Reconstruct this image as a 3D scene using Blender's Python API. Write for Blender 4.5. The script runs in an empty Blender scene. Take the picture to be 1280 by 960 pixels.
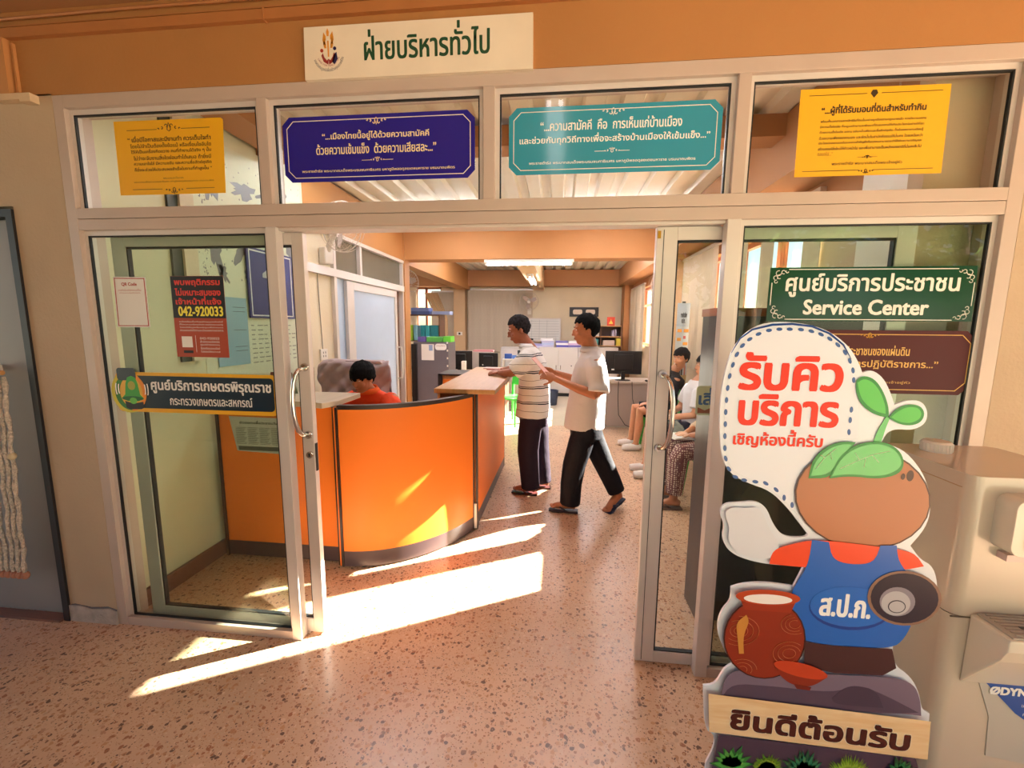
import bpy, bmesh, math, random
from mathutils import Vector, Matrix, noise
from mathutils.geometry import tessellate_polygon
PI = math.pi
random.seed(7)
S = bpy.context.scene
C = S.collection
# ------------------------------------------------------------------ camera
FOC = 533.53
MR = Matrix(((0.99415271, 0.10766442, 0.00829232), (0.02281051, -0.13432604, -0.99067462), (-0.10554654, 0.98507101, -0.13599648)))
CAM = Vector((0.25245, -1.85057, 1.6))
cd = bpy.data.cameras.new('camera'); cam = bpy.data.objects.new('camera', cd); C.objects.link(cam)
cd.sensor_fit = 'HORIZONTAL'; cd.sensor_width = 36; cd.lens = FOC / 1280 * 36
cd.clip_start = 0.03; cd.clip_end = 300
rx, dn, fw = MR[0], MR[1], MR[2]
cam.matrix_world = Matrix(((rx[0], -dn[0], -fw[0], CAM[0]), (rx[1], -dn[1], -fw[1], CAM[1]), (rx[2], -dn[2], -fw[2], CAM[2]), (0, 0, 0, 1)))
S.camera = cam
def at(px, py, X=None, Y=None, Z=None):          # a point of the photograph at a known real distance
    d = MR.transposed() @ Vector((px - 640, py - 480, FOC))
    t = (X - CAM[0]) / d[0] if X is not None else (Y - CAM[1]) / d[1] if Y is not None else (Z - CAM[2]) / d[2]
    return CAM + d * t
# ------------------------------------------------------------------ light
SUN_AZ, SUN_TAN = math.radians(29), 0.56
sv = Vector((math.cos(SUN_AZ), math.sin(SUN_AZ), SUN_TAN)).normalized()
W = bpy.data.worlds.new('sky'); S.world = W; W.use_nodes = True
wn = W.node_tree.nodes; wl = W.node_tree.links; wn.clear()
sk = wn.new('ShaderNodeTexSky'); sk.sky_type = 'NISHITA'; sk.sun_disc = False
sk.sun_elevation = math.atan(SUN_TAN); sk.sun_rotation = PI / 2 - SUN_AZ; sk.air_density = 1.0; sk.dust_density = 0.5
bg = wn.new('ShaderNodeBackground'); bg.inputs['Strength'].default_value = 0.31
wo = wn.new('ShaderNodeOutputWorld'); wl.new(sk.outputs[0], bg.inputs[0]); wl.new(bg.outputs[0], wo.inputs[0])
sl = bpy.data.lights.new('sun', 'SUN'); so = bpy.data.objects.new('sun', sl); C.objects.link(so)
sl.energy = 95; sl.angle = math.radians(0.6); sl.color = (1, .92, .82)
so.rotation_euler = sv.to_track_quat('Z', 'Y').to_euler(); so.location = (8, 4, 6)
S.view_settings.view_transform = 'Standard'; S.view_settings.look = 'None'; S.view_settings.gamma = 1
S.view_settings.exposure = 0.0
LAMP = 62
# ------------------------------------------------------------------ materials
MATS = {}
def srgb(h):
    if isinstance(h, str):
        h = [int(h[i:i + 2], 16) / 255 for i in (0, 2, 4)]
        return tuple((c / 12.92 if c <= .04045 else ((c + .055) / 1.055) ** 2.4) for c in h)
    return h
def mat(name, col, rough=.6, metal=0, var=0.0, scale=8, bump=0.0, bscale=60, emit=0, spec=.5, coat=0):
    if name in MATS: return MATS[name]
    m = bpy.data.materials.new(name); m.use_nodes = True; n = m.node_tree.nodes; l = m.node_tree.links
    b = n['Principled BSDF']; c = srgb(col)
    b.inputs['Base Color'].default_value = (*c, 1); b.inputs['Roughness'].default_value = rough; b.inputs['Metallic'].default_value = metal
    b.inputs['Specular IOR Level'].default_value = spec
    if coat: b.inputs['Coat Weight'].default_value = coat; b.inputs['Coat Roughness'].default_value = .12
    tc = n.new('ShaderNodeTexCoord')
    if var:
        t = n.new('ShaderNodeTexNoise'); t.inputs['Scale'].default_value = scale; t.inputs['Detail'].default_value = 5
        l.new(tc.outputs['Object'], t.inputs['Vector'])
        r = n.new('ShaderNodeMapRange'); r.inputs['From Min'].default_value = .3; r.inputs['From Max'].default_value = .7
        r.inputs['To Min'].default_value = 1 - var; r.inputs['To Max'].default_value = 1 + var
        l.new(t.outputs[0], r.inputs[0])
        mx = n.new('ShaderNodeVectorMath'); mx.operation = 'SCALE'; mx.inputs[0].default_value = c
        l.new(r.outputs[0], mx.inputs['Scale']); l.new(mx.outputs[0], b.inputs['Base Color'])
    if bump:
        t = n.new('ShaderNodeTexNoise'); t.inputs['Scale'].default_value = bscale; t.inputs['Detail'].default_value = 3
        l.new(tc.outputs['Object'], t.inputs['Vector'])
        bp = n.new('ShaderNodeBump'); bp.inputs['Strength'].default_value = bump; bp.inputs['Distance'].default_value = .02
        l.new(t.outputs[0], bp.inputs['Height']); l.new(bp.outputs[0], b.inputs['Normal'])
    if emit:
        b.inputs['Emission Color'].default_value = (*c, 1); b.inputs['Emission Strength'].default_value = emit
    MATS[name] = m; return m
def nodes(m): return m.node_tree.nodes, m.node_tree.links, m.node_tree.nodes['Principled BSDF']
def glass(name, tint, refl=1.0):
    m = bpy.data.materials.new(name); m.use_nodes = True; n = m.node_tree.nodes; l = m.node_tree.links; n.clear()
    o = n.new('ShaderNodeOutputMaterial'); t = n.new('ShaderNodeBsdfTransparent'); t.inputs[0].default_value = (*tint, 1)
    g = n.new('ShaderNodeBsdfGlossy'); g.inputs['Roughness'].default_value = 0.0
    fr = n.new('ShaderNodeFresnel'); fr.inputs[0].default_value = 1.5
    mu = n.new('ShaderNodeMath'); mu.operation = 'MULTIPLY'; mu.inputs[1].default_value = refl; mu.use_clamp = True
    x = n.new('ShaderNodeMixShader'); ge = n.new('ShaderNodeNewGeometry'); su = n.new('ShaderNodeMath'); su.operation = 'SUBTRACT'; su.inputs[0].default_value = refl; l.new(ge.outputs['Backfacing'], su.inputs[1])
    fr.inputs[0].default_value = 1.6; l.new(fr.outputs[0], mu.inputs[0]); l.new(su.outputs[0], mu.inputs[1]); l.new(mu.outputs[0], x.inputs[0]); l.new(t.outputs[0], x.inputs[1]); l.new(g.outputs[0], x.inputs[2]); l.new(x.outputs[0], o.inputs[0])
    return m
def floor_mat(name, base, chips, amount=.5, sc=42, rough=.28):
    m = mat(name, base, rough); n, l, b = nodes(m); tc = n.new('ShaderNodeTexCoord')
    ns = n.new('ShaderNodeTexNoise'); ns.inputs['Scale'].default_value = 30; l.new(tc.outputs['Object'], ns.inputs['Vector'])
    sc_ = n.new('ShaderNodeVectorMath'); sc_.operation = 'SCALE'; sc_.inputs['Scale'].default_value = .022; l.new(ns.outputs['Color'], sc_.inputs[0])
    ad = n.new('ShaderNodeVectorMath'); l.new(tc.outputs['Object'], ad.inputs[0]); l.new(sc_.outputs[0], ad.inputs[1])
    big = n.new('ShaderNodeTexNoise'); big.inputs['Scale'].default_value = 1.3; l.new(tc.outputs['Object'], big.inputs['Vector'])
    cr = n.new('ShaderNodeValToRGB'); b0 = srgb(base)
    cr.color_ramp.elements[0].position = .3; cr.color_ramp.elements[0].color = (*[c * .86 for c in b0], 1)
    cr.color_ramp.elements[1].position = .7; cr.color_ramp.elements[1].color = (*[min(1, c * 1.12) for c in b0], 1)
    l.new(big.outputs[0], cr.inputs[0]); last = cr.outputs[0]
    for k, (s, thr) in enumerate(((sc, amount), (sc * 2.3, amount * .8))):
        v = n.new('ShaderNodeTexVoronoi'); v.inputs['Scale'].default_value = s; l.new(ad.outputs[0], v.inputs['Vector'])
        sp = n.new('ShaderNodeSeparateColor'); l.new(v.outputs['Color'], sp.inputs[0])
        th = n.new('ShaderNodeMath'); th.operation = 'MULTIPLY'; th.inputs[1].default_value = thr; l.new(sp.outputs[0], th.inputs[0])
        lt = n.new('ShaderNodeMath'); lt.operation = 'LESS_THAN'; l.new(v.outputs['Distance'], lt.inputs[0]); l.new(th.outputs[0], lt.inputs[1])
        c2 = n.new('ShaderNodeValToRGB'); c2.color_ramp.interpolation = 'CONSTANT'
        e = c2.color_ramp.elements
        while len(e) < len(chips): e.new(.5)
        for i, ch in enumerate(chips): e[i].position = i / len(chips); e[i].color = (*srgb(ch), 1)
        l.new(sp.outputs[1], c2.inputs[0])
        mx = n.new('ShaderNodeMix'); mx.data_type = 'RGBA'; l.new(lt.outputs[0], mx.inputs['Factor']); l.new(last, mx.inputs['A']); l.new(c2.outputs[0], mx.inputs['B']); last = mx.outputs['Result']
    l.new(last, b.inputs['Base Color']); return m
def wood_mat(name, c1, c2, rough=.35, scale=(1, 12, 12), coat=0):
    m = mat(name, c1, rough, coat=coat); n, l, b = nodes(m); tc = n.new('ShaderNodeTexCoord'); mp = n.new('ShaderNodeMapping'); mp.inputs['Scale'].default_value = scale
    t = n.new('ShaderNodeTexNoise'); t.inputs['Scale'].default_value = 3; t.inputs['Detail'].default_value = 6; t.inputs['Distortion'].default_value = .6
    l.new(tc.outputs['Object'], mp.inputs[0]); l.new(mp.outputs[0], t.inputs['Vector'])
    cr = n.new('ShaderNodeValToRGB'); cr.color_ramp.elements[0].position = .35; cr.color_ramp.elements[0].color = (*srgb(c1), 1); cr.color_ramp.elements[1].position = .65; cr.color_ramp.elements[1].color = (*srgb(c2), 1)
    l.new(t.outputs[0], cr.inputs[0]); l.new(cr.outputs[0], b.inputs['Base Color']); return m

ORANGE = mat('orange wall paint', 'AE7742', .65, var=.05, scale=2, bump=.1)
CREAM = mat('cream wall paint', 'DCCDB0', .7, var=.04, scale=2.5, bump=.1)
BEIGE = mat('beige plaster', 'BCA58B', .75, var=.06, scale=3, bump=.15)
TAN = mat('tan wall paint', 'C9A57E', .7, var=.04, scale=2)
BROWNP = mat('brown wall paint', 'A9754A', .7, var=.04, scale=2)
WHITE = mat('white paint', 'E2DDD2', .5, var=.03)
RIB = mat('ribbed white ceiling', 'E0D6C4', .55, var=.03)
ALU = mat('bronze anodised aluminium', 'C2AFA3', .42, .12, var=.05, scale=4)
ALUL = mat('pale aluminium', 'D6CCC6', .38, .2, var=.03, scale=4)
GASK = mat('black rubber gasket', '15161A', .6)
CHROME = mat('polished chrome', 'D8D4CE', .12, 1)
TERR = floor_mat('terrazzo', 'D6B394', ['BC8A64', 'A66F4E', 'C79870', '8C6650', 'BF9274', 'DDC0A4', '6E5244', 'CBA78A'], .58, 54)
TILE = floor_mat('pale floor tile', 'C6B7A2', ['B5A38C', 'BFAF98', 'D0C2AE'], .4, 60)
LAMO = mat('orange laminate', 'F2802E', .42, var=.03, scale=1.2, spec=.2)
BLKT = mat('dark brown edge trim', '33231F', .4)
KICK = mat('dark plinth laminate', '4A3A3C', .35)
WTOP = wood_mat('light oak laminate', 'B98550', 'C4935F', .3, (14, 1.2, 1))
WGREY = wood_mat('pale beige laminate', 'BFAE96', 'C8B9A3', .35, (14, 1.2, 1))
SKIRT = mat('brown skirting', '7E5645', .4, var=.05)
GLASSC = glass('clear glass', (.93, .95, .93), 1.0)
GLASSG = glass('green tinted glass', (.84, .9, .84), 1.0)
FROST = mat('frosted pale blue film', 'AFBFD6', .4, var=.02)
DKGL = mat('dark tinted pane', '6B6658', .12, var=.15, scale=1.5)
BLACK = mat('black plastic', '17171A', .35)
DGREY = mat('dark grey steel', '6B646A', .42, .2, var=.03)
SLAT = mat('blind fabric', 'CDBCA6', .8, var=.04, scale=20)
WINW = wood_mat('red brown window timber', '8A4A2C', '9C5836', .45, (12, 12, 1))
WDARK = wood_mat('dark brown timber', '5A3A28', '6E4A34', .5, (1, 12, 12))
PLW = mat('white plastic', 'E4DCD0', .3)
PLG = mat('green plastic', '47B84A', .35)
CONC = mat('grey concrete', '9C9C94', .85, var=.1)
LEAFM = mat('tree leaves', '5E7A34', .6, var=.35, scale=6)
BARK = mat('tree bark', '5B4636', .9, var=.2)
TUBE = mat('lit fluorescent tube', 'F4F6FF', .4, emit=LAMP)
TUBE2 = mat('dimmer fluorescent tube', 'F4F6FF', .4, emit=10)
PAPER = mat('white paper', 'E9E6E2', .6)
def flat(col, rough=.45): return mat('print ' + col, col, rough)
# ------------------------------------------------------------------ geometry builder
class G:
    def __init__(s): s.v = []; s.f = []
    def add(s, vs, fs):
        o = len(s.v); s.v += [tuple(v) for v in vs]; s.f += [tuple(i + o for i in f) for f in fs]; return s
    def box(s, x0, x1, y0, y1, z0, z1, rz=0, c=None):
        vs = [Vector((x, y, z)) for x in (x0, x1) for y in (y0, y1) for z in (z0, z1)]
        if rz:
            c = Vector(c or ((x0 + x1) / 2, (y0 + y1) / 2, 0)); R = Matrix.Rotation(rz, 3, 'Z'); vs = [R @ (v - c) + c for v in vs]
        return s.add(vs, [(0, 1, 3, 2), (4, 6, 7, 5), (0, 4, 5, 1), (2, 3, 7, 6), (0, 2, 6, 4), (1, 5, 7, 3)])
    def prism(s, pts, h0, h1, ax='z'):            # polygon (u,v) extruded; ax y: u=x, v=z ; ax x: u=y, v=z
        mp = {'z': lambda u, v, h: (u, v, h), 'y': lambda u, v, h: (u, h, v), 'x': lambda u, v, h: (h, u, v)}[ax]
        n = len(pts); a = sum(pts[i][0] * pts[(i + 1) % n][1] - pts[(i + 1) % n][0] * pts[i][1] for i in range(n))
        if a < 0: pts = pts[::-1]
        tr = tessellate_polygon([[Vector((p[0], p[1], 0)) for p in pts]])
        vs = [mp(p[0], p[1], h0) for p in pts] + [mp(p[0], p[1], h1) for p in pts]
        up = (h1 > h0); flip = (ax == 'y') ^ (not up)
        fs = []
        for t in tr:
            A, B, D = [Vector((pts[i][0], pts[i][1], 0)) for i in t]
            if (B - A).cross(D - A).z < 0: t = (t[0], t[2], t[1])
            fs.append(tuple(i + n for i in t)); fs.append((t[0], t[2], t[1]))
        for i in range(n): j = (i + 1) % n; fs.append((i, j, j + n, i + n))
        if flip: fs = [f[::-1] for f in fs]
        return s.add(vs, fs)
    def tube(s, pts, r, n=8, cap=True):
        pts = [Vector(p) for p in pts]; rs = r if isinstance(r, (list, tuple)) else [r] * len(pts)
        vs = []; up = Vector((0, 0, 1)); prev = None
        for i, p in enumerate(pts):
            t = (pts[min(i + 1, len(pts) - 1)] - pts[max(i - 1, 0)]).normalized()
            if prev is None: a = t.cross(up if abs(t.z) < .9 else Vector((1, 0, 0))).normalized()
            else: a = (prev - t * prev.dot(t)).normalized()
            prev = a; b = t.cross(a)
            vs += [p + (a * math.cos(2 * PI * k / n) + b * math.sin(2 * PI * k / n)) * rs[i] for k in range(n)]
        fs = [(i * n + k, i * n + (k + 1) % n, (i + 1) * n + (k + 1) % n, (i + 1) * n + k) for i in range(len(pts) - 1) for k in range(n)]
        if cap: fs += [tuple(range(n))[::-1], tuple((len(pts) - 1) * n + k for k in range(n))]
        return s.add(vs, fs)
    def rings(s, rs, n=24):                        # rs: (centre, vec a, vec b)
        vs = []
        for c, a, b in rs: vs += [Vector(c) + Vector(a) * math.cos(2 * PI * k / n) + Vector(b) * math.sin(2 * PI * k / n) for k in range(n)]
        fs = [(i * n + k, i * n + (k + 1) % n, (i + 1) * n + (k + 1) % n, (i + 1) * n + k) for i in range(len(rs) - 1) for k in range(n)]
        fs += [tuple(range(n))[::-1], tuple((len(rs) - 1) * n + k for k in range(n))]
        return s.add(vs, fs)
    def lathe(s, prof, c=(0, 0, 0), n=24):
        c = Vector(c); return s.rings([(c + Vector((0, 0, z)), (r, 0, 0), (0, r, 0)) for r, z in prof], n)
    def ell(s, c, r, M=None, n=16, m=10):
        c = Vector(c); vs = []; M = M or Matrix.Identity(3)
        for j in range(1, m):
            t = PI * j / m
            vs += [c + M @ Vector((r[0] * math.sin(t) * math.cos(2 * PI * k / n), r[1] * math.sin(t) * math.sin(2 * PI * k / n), -r[2] * math.cos(t))) for k in range(n)]
        o = len(vs); vs += [c + M @ Vector((0, 0, -r[2])), c + M @ Vector((0, 0, r[2]))]
        fs = [(j * n + k, j * n + (k + 1) % n, (j + 1) * n + (k + 1) % n, (j + 1) * n + k) for j in range(m - 2) for k in range(n)]
        fs += [(o, (k + 1) % n, k) for k in range(n)] + [(o + 1, (m - 2) * n + k, (m - 2) * n + (k + 1) % n) for k in range(n)]
        return s.add(vs, fs)
    def mesh(s, name):
        me = bpy.data.meshes.new(name); me.from_pydata(s.v, [], s.f); me.update(); return me
def root_loc(p):
    return p.get('_base') if p is not None and '_base' in p.keys() else None
def obj(name, g, m, parent=None, smooth=False, bevel=0, local=False, label=None):
    me = g.mesh(name) if isinstance(g, G) else g
    if m is not None and not me.materials: me.materials.append(m)
    if smooth:
        me.polygons.foreach_set('use_smooth', [True] * len(me.polygons))
        if smooth == 'auto':
            me.set_sharp_from_angle(angle=math.radians(40))
    o = bpy.data.objects.new(name, me); C.objects.link(o)
    if parent is not None:
        o.parent = parent
        if parent.type == 'EMPTY' and not local: o.location = -parent.location
    if bevel:
        b = o.modifiers.new('bevel', 'BEVEL'); b.width = bevel; b.segments = 2; b.limit_method = 'ANGLE'
    if label: o['label'] = label
    return o
def thing(name, label, cat, loc=(0, 0, 0), group=None):
    o = bpy.data.objects.new(name, None); C.objects.link(o); o.location = loc; o.empty_display_size = .1
    o['label'] = label; o['category'] = cat
    if group: o['group'] = group
    return o
def tag(o, label, cat, group=None):
    o['label'] = label; o['category'] = cat
    if group: o['group'] = group
    return o
def struct(name, g=None, m=None, loc=(0, 0, 0), **k):
    if g is None:
        o = bpy.data.objects.new(name, None); C.objects.link(o); o.location = loc; o.empty_display_size = .1
    else: o = obj(name, g, m, **k)
    o['kind'] = 'structure'; return o
def dup(root, loc, rz=0, label=None, group=None):
    def cp(o, par):
        c = o.copy(); C.objects.link(c)
        if par is not None: c.parent = par
        for ch in KIDS.get(o.name, []): cp(ch, c)
        return c
    KIDS = {}
    for o in C.objects:
        if o.parent: KIDS.setdefault(o.parent.name, []).append(o)
    r = cp(root, None); r.location = loc; r.rotation_euler = (0, 0, rz)
    if label: r['label'] = label
    if group: r['group'] = group
    return r
# ------------------------------------------------------------------ lettering
_cc = {}
def contours(s, spacing=1.0):
    cu = bpy.data.curves.new('t', 'FONT'); cu.body = s; cu.size = 1; cu.fill_mode = 'NONE'; cu.resolution_u = 3; cu.space_character = spacing
    o = bpy.data.objects.new('t', cu); C.objects.link(o)
    me = bpy.data.meshes.new_from_object(o.evaluated_get(bpy.context.evaluated_depsgraph_get()))
    nb = {}
    for e in me.edges:
        a, b = e.vertices; nb.setdefault(a, []).append(b); nb.setdefault(b, []).append(a)
    seen = set(); out = []
    for v0 in range(len(me.vertices)):
        if v0 in seen or v0 not in nb: continue
        loop = [v0]; seen.add(v0); cur = v0
        while True:
            nx = [w for w in nb[cur] if w not in seen]
            if not nx: break
            nxt = cur + 1 if cur + 1 in nx else nx[0]
            loop.append(nxt); seen.add(nxt); cur = nxt
        out.append([(me.vertices[i].co.x, me.vertices[i].co.y) for i in loop])
    bpy.data.objects.remove(o); bpy.data.curves.remove(cu); bpy.data.meshes.remove(me)
    return out
def area(p): return sum(p[i][0] * p[(i + 1) % len(p)][1] - p[(i + 1) % len(p)][0] * p[i][1] for i in range(len(p))) / 2
def inside(pt, poly):
    x, y = pt; c = False; n = len(poly)
    for i in range(n):
        x1, y1 = poly[i]; x2, y2 = poly[(i + 1) % n]
        if (y1 > y) != (y2 > y) and x < (x2 - x1) * (y - y1) / (y2 - y1) + x1: c = not c
    return c
UPV = 'ิีึืัํ็'; TONE = '่้๊๋์'
def text_polys(s):
    cs = contours(s); groups = []
    for ch in set(s):
        if ch not in _cc: _cc[ch] = 0 if ch == ' ' else len(contours(ch))
    if sum(_cc[c] for c in s) == len(cs):
        k = 0
        for i, ch in enumerate(s):
            q = cs[k:k + _cc[ch]]; k += _cc[ch]
            if (ch in TONE or ch in UPV) and i and s[i - 1] in 'ปฝฟ': q = [[(x - .17, y + (.1 if ch in TONE else 0)) for x, y in c] for c in q]
            if ch in TONE and i and s[i - 1] in UPV: q = [[(x - .01, y + .2) for x, y in c] for c in q]
            groups.append(q)
    else: groups = [cs]
    res = []
    for q in groups:
        q = [c for c in q if len(c) > 2]
        if not q: continue
        big = max(q, key=lambda c: abs(area(c))); sg = 1 if area(big) > 0 else -1
        for o in q:
            if area(o) * sg > 0: res.append((o, [h for h in q if area(h) * sg < 0 and inside(h[0], o)]))
    return res
def text_g(s, x0, x1, z0, z1, y, bold=0, slant=0, keep=True, fn=None, align='c'):
    """lettering on a plane facing -y, fitted into the box; returns a builder"""
    P = text_polys(s); g = G()
    if not P: return g
    xs = [p[0] for o, h in P for p in o]; ys = [p[1] for o, h in P for p in o]
    ax, bx, ay, by = min(xs), max(xs), min(ys), max(ys)
    sx = (x1 - x0) / (bx - ax); sy = (z1 - z0) / (by - ay)
    if keep: sx = sy = min(sx, sy)
    ox = (x0 + x1) / 2 - sx * (ax + bx) / 2 if align == 'c' else x0 - sx * ax; oz = (z0 + z1) / 2 - sy * (ay + by) / 2
    sh = [(0, 0)] if not bold else [(bold * math.cos(a), bold * math.sin(a)) for a in [PI / 4 + k * PI / 2 for k in range(4)]] + [(bold, 0), (-bold, 0)]
    for q, (dx, dz) in enumerate(sh):
        for o, hs in P:
            loops = [o] + hs
            fl = [p for lp in loops for p in lp]
            tr = tessellate_polygon([[Vector((p[0], p[1], 0)) for p in lp] for lp in loops])
            vs = [(ox + sx * p[0] + dx + slant * sy * p[1], y - q * .00004, oz + sy * p[1] + dz) for p in fl]
            fs = []
            for t in tr:
                a, b, c = [fl[i] for i in t]
                cr = (b[0] - a[0]) * (c[1] - a[1]) - (b[1] - a[1]) * (c[0] - a[0])
                fs.append(t if cr > 0 else (t[0], t[2], t[1]))
            g.add([fn(*v) for v in vs] if fn else vs, fs)
    return g
def letter(parent, name, s, x0, x1, z0, z1, y, m, bold=0, slant=0, keep=True, fn=None, align='c'):
    o = obj(name, text_g(s, x0, x1, z0, z1, y, bold, slant, keep, fn, align), m, parent)
    if name == 'text_line': o['kind'] = 'stuff'      # letters too small to pick apart
    return o
def frame_g(pts, w, y0, y1):                       # a closed line round a polygon in the xz plane
    g = G(); n = len(pts)
    for i in range(n):
        a = Vector(pts[i]); b = Vector(pts[(i + 1) % n]); d = (b - a).normalized() * w / 2; q = Vector((-d.y, d.x))
        g.prism([tuple(a - d - q), tuple(b + d - q), tuple(b + d + q), tuple(a - d + q)], y0, y1, 'y')
    return g
def ell_pts(cx, cz, a, b, n=28, t0=0, t1=2 * PI): return [(cx + a * math.cos(t0 + (t1 - t0) * k / n), cz + b * math.sin(t0 + (t1 - t0) * k / n)) for k in range(n if abs(t1 - t0 - 2 * PI) < .01 else n + 1)]
def cham(x0, x1, z0, z1, c): return [(x0 + c, z0), (x1 - c, z0), (x1, z0 + c), (x1, z1 - c), (x1 - c, z1), (x0 + c, z1), (x0, z1 - c), (x0, z0 + c)]
def rrect(x0, x1, z0, z1, r, k=5):
    o = []
    for cx, cz, a in ((x1 - r, z0 + r, -PI / 2), (x1 - r, z1 - r, 0), (x0 + r, z1 - r, PI / 2), (x0 + r, z0 + r, PI)):
        o += [(cx + r * math.cos(a + PI / 2 * i / k), cz + r * math.sin(a + PI / 2 * i / k)) for i in range(k + 1)]
    return o

# ================================================================== SETTING
struct('floor', G().box(-6, 7, -3.4, 4.95, -.12, 0), TERR)
struct('floor_back', G().box(-6, 7, 4.95, 9.9, -.12, 0), TILE)
g = G()
prof = []
x = -4.4
while x < 2.3:
    prof += [(x, 3.0), (x + .11, 3.0), (x + .13, 3.045), (x + .21, 3.045), (x + .23, 3.0)]; x += .24
prof += [(x, 3.0), (x, 3.1), (-4.4, 3.1)]
struct('ceiling', g.prism(prof, .12, 9.7, 'y'), RIB)
struct('ceiling_corridor', G().box(-6, 7, -3.3, 0.0, 2.96, 3.05), BROWNP)
# front facade
w = struct('wall_front')
obj('wall_pier', G().box(-2.33, -2.05, 0, .12, 0, 2.62), BEIGE, w); obj('wall_pier', G().box(-6, -2.33, 0, .12, 2.14, 2.62), BEIGE, w); obj('wall_pier', G().box(-6, -3.25, 0, .12, 0, 2.14), BEIGE, w)
obj('wall_pier', G().box(1.95, 7, 0, .12, 0, 2.62), BEIGE, w)
obj('beam', G().box(-6, 7, 0, .12, 2.6125, 3.0), ORANGE, w)
obj('plaster_base', G().prism([(-2.335, .0), (-2.05, .0), (-2.05, .075), (-2.09, .088), (-2.2, .078), (-2.26, .092), (-2.335, .09)], -.008, 0, 'y'), mat('worn white plaster', 'B9ADA4', .9, var=.2, scale=14, bump=.6), w)
obj('crack_dirt', G().prism([(-2.335, .088), (-2.26, .09), (-2.2, .076), (-2.09, .086), (-2.05, .073), (-2.05, .083), (-2.1, .097), (-2.2, .086), (-2.3, .099)], -.003, 0, 'y'), mat('grey grime', '6E6A70', .9), w)
g = G()
g.box(-6, 7, -.022, 0, 2.845, 2.885).box(-6, 7, -.012, 0, 2.895, 2.9)
tr = struct('trim_1', g, mat('painted cable trunking', 'AD6F3E', .55, var=.06)); 
obj('trunking_joint', G().box(-.99, -.985, -.026, 0, 2.84, 2.89), mat('painted cable trunking', 'AD6F3E'), tr)
g = G().tube([(-6, -.012, 2.925), (-2.9, -.014, 2.918), (-1.6, -.012, 2.932), (-.4, -.014, 2.927), (1, -.012, 2.935), (4, -.013, 2.93)], .007, 6)
struct('trim_2', g, mat('painted cable trunking', 'AD6F3E'))
g = G().box(-2.275, -2.225, -.03, 0, 2.612, 2.845).box(-2.21, -2.2, -.012, 0, 2.612, 2.83)
struct('trim_3', g, mat('painted cable trunking drop', 'C48752', .5))
obj('trunking_end', G().box(-2.3, -2.16, -.034, 0, 2.585, 2.612, ).box(-2.17, -2.115, -.036, 0, 2.575, 2.61), mat('pale filler', 'D3B795', .6), bpy.data.objects['trim_3'])
# aluminium shop front
def alu_box(name, parent, m, *b, bevel=.002): return obj(name, G().box(*b), m, parent, bevel=bevel)
w1 = struct('window_1')
alu_box('frame_post', w1, ALU, -2.049, -1.997, 0, .12, 0, 2.612); alu_box('frame_post', w1, ALU, 1.897, 1.95, 0, .12, 0, 2.612)
alu_box('head_rail', w1, ALU, -1.997, 1.897, 0, .12, 2.558, 2.612)
alu_box('transom_rail', w1, ALU, -1.997, 1.897, 0, .115, 2.0765, 2.123); alu_box('transom_rail', w1, ALU, -1.997, 1.897, 0.001, .115, 2.026, 2.0745)
for a, b in ((-1.064, -1.018), (-.074, -.026), (.915, .962)): alu_box('mullion', w1, ALU, a, b, 0, .1, 2.123, 2.558)
alu_box('mullion', w1, ALUL, -1.06, -1.011, 0, .05, 0, 2.026); alu_box('mullion', w1, ALUL, .912, .965, 0, .05, 0, 2.026)
alu_box('sill_rail', w1, ALU, -1.997, -1.06, 0.002, .05, 0, .045); alu_box('sill_rail', w1, ALU, .965, 1.897, .002, .05, 0, .045)
alu_box('sill_rail', w1, ALU, -1.997, -1.0, .05, .12, 0, .012); alu_box('sill_rail', w1, ALU, .912, 1.897, .05, .12, 0, .012)
alu_box('track', w1, ALUL, -1.011, .912, .02, .1, 2.014, 2.026)
def lite(x0, x1, z0, z1, gm, beads=True):
    if beads:
        g = G().box(x0, x0 + .018, .022, .06, z0, z1).box(x1 - .018, x1, .022, .06, z0, z1).box(x0 + .018, x1 - .018, .022, .06, z1 - .022, z1)
        obj('glazing_bead', g, ALUL, w1)
        g = G().box(x0 + .018, x0 + .024, .024, .036, z0, z1 - .022).box(x1 - .024, x1 - .018, .024, .036, z0, z1 - .022).box(x0 + .024, x1 - .024, .024, .036, z1 - .028, z1 - .022).box(x0 + .024, x1 - .024, .024, .036, z0, z0 + .006)
        obj('gasket', g, GASK, w1)
    obj('pane', G().box(x0 + .018, x1 - .018, .03, .034, z0, z1 - .02), gm, w1)
for a, b in ((-1.997, -1.064), (-1.018, -.074), (-.026, .915), (.962, 1.897)): lite(a, b, 2.123, 2.558, GLASSC)
lite(-1.997, -1.06, .045, 2.026, GLASSG); lite(.965, 1.897, .045, 2.026, GLASSG)
def handle(parent, x, z0, z1, bx, y0=.055):
    z = (z0 + z1) / 2; h = (z1 - z0) / 2
    for sy in (-1, 1):
        yy = y0 if sy < 0 else y0 + .034
        pts = [(x, yy, z1)] + [(x + bx * math.cos(a) ** .8, yy + sy * (.012 + .055 * math.cos(a) ** .6), z + h * math.sin(a) * .98) for a in [math.radians(q) for q in (72, 55, 38, 20, 0.01, -20, -38, -55, -72)] if math.cos(a) > 0] + [(x, yy, z0)]
        obj('handle', G().tube(pts, .0105, 12), CHROME, parent, smooth=True)
        g = G()
        for zz in (z0, z1): g.rings([(Vector((x, yy + sy * .0, zz)), (.02, 0, 0), (0, 0, .02)), (Vector((x, yy + sy * .008, zz)), (.018, 0, 0), (0, 0, .018))], 16)
        obj('handle_rose', g, CHROME, parent, smooth='auto')
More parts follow.
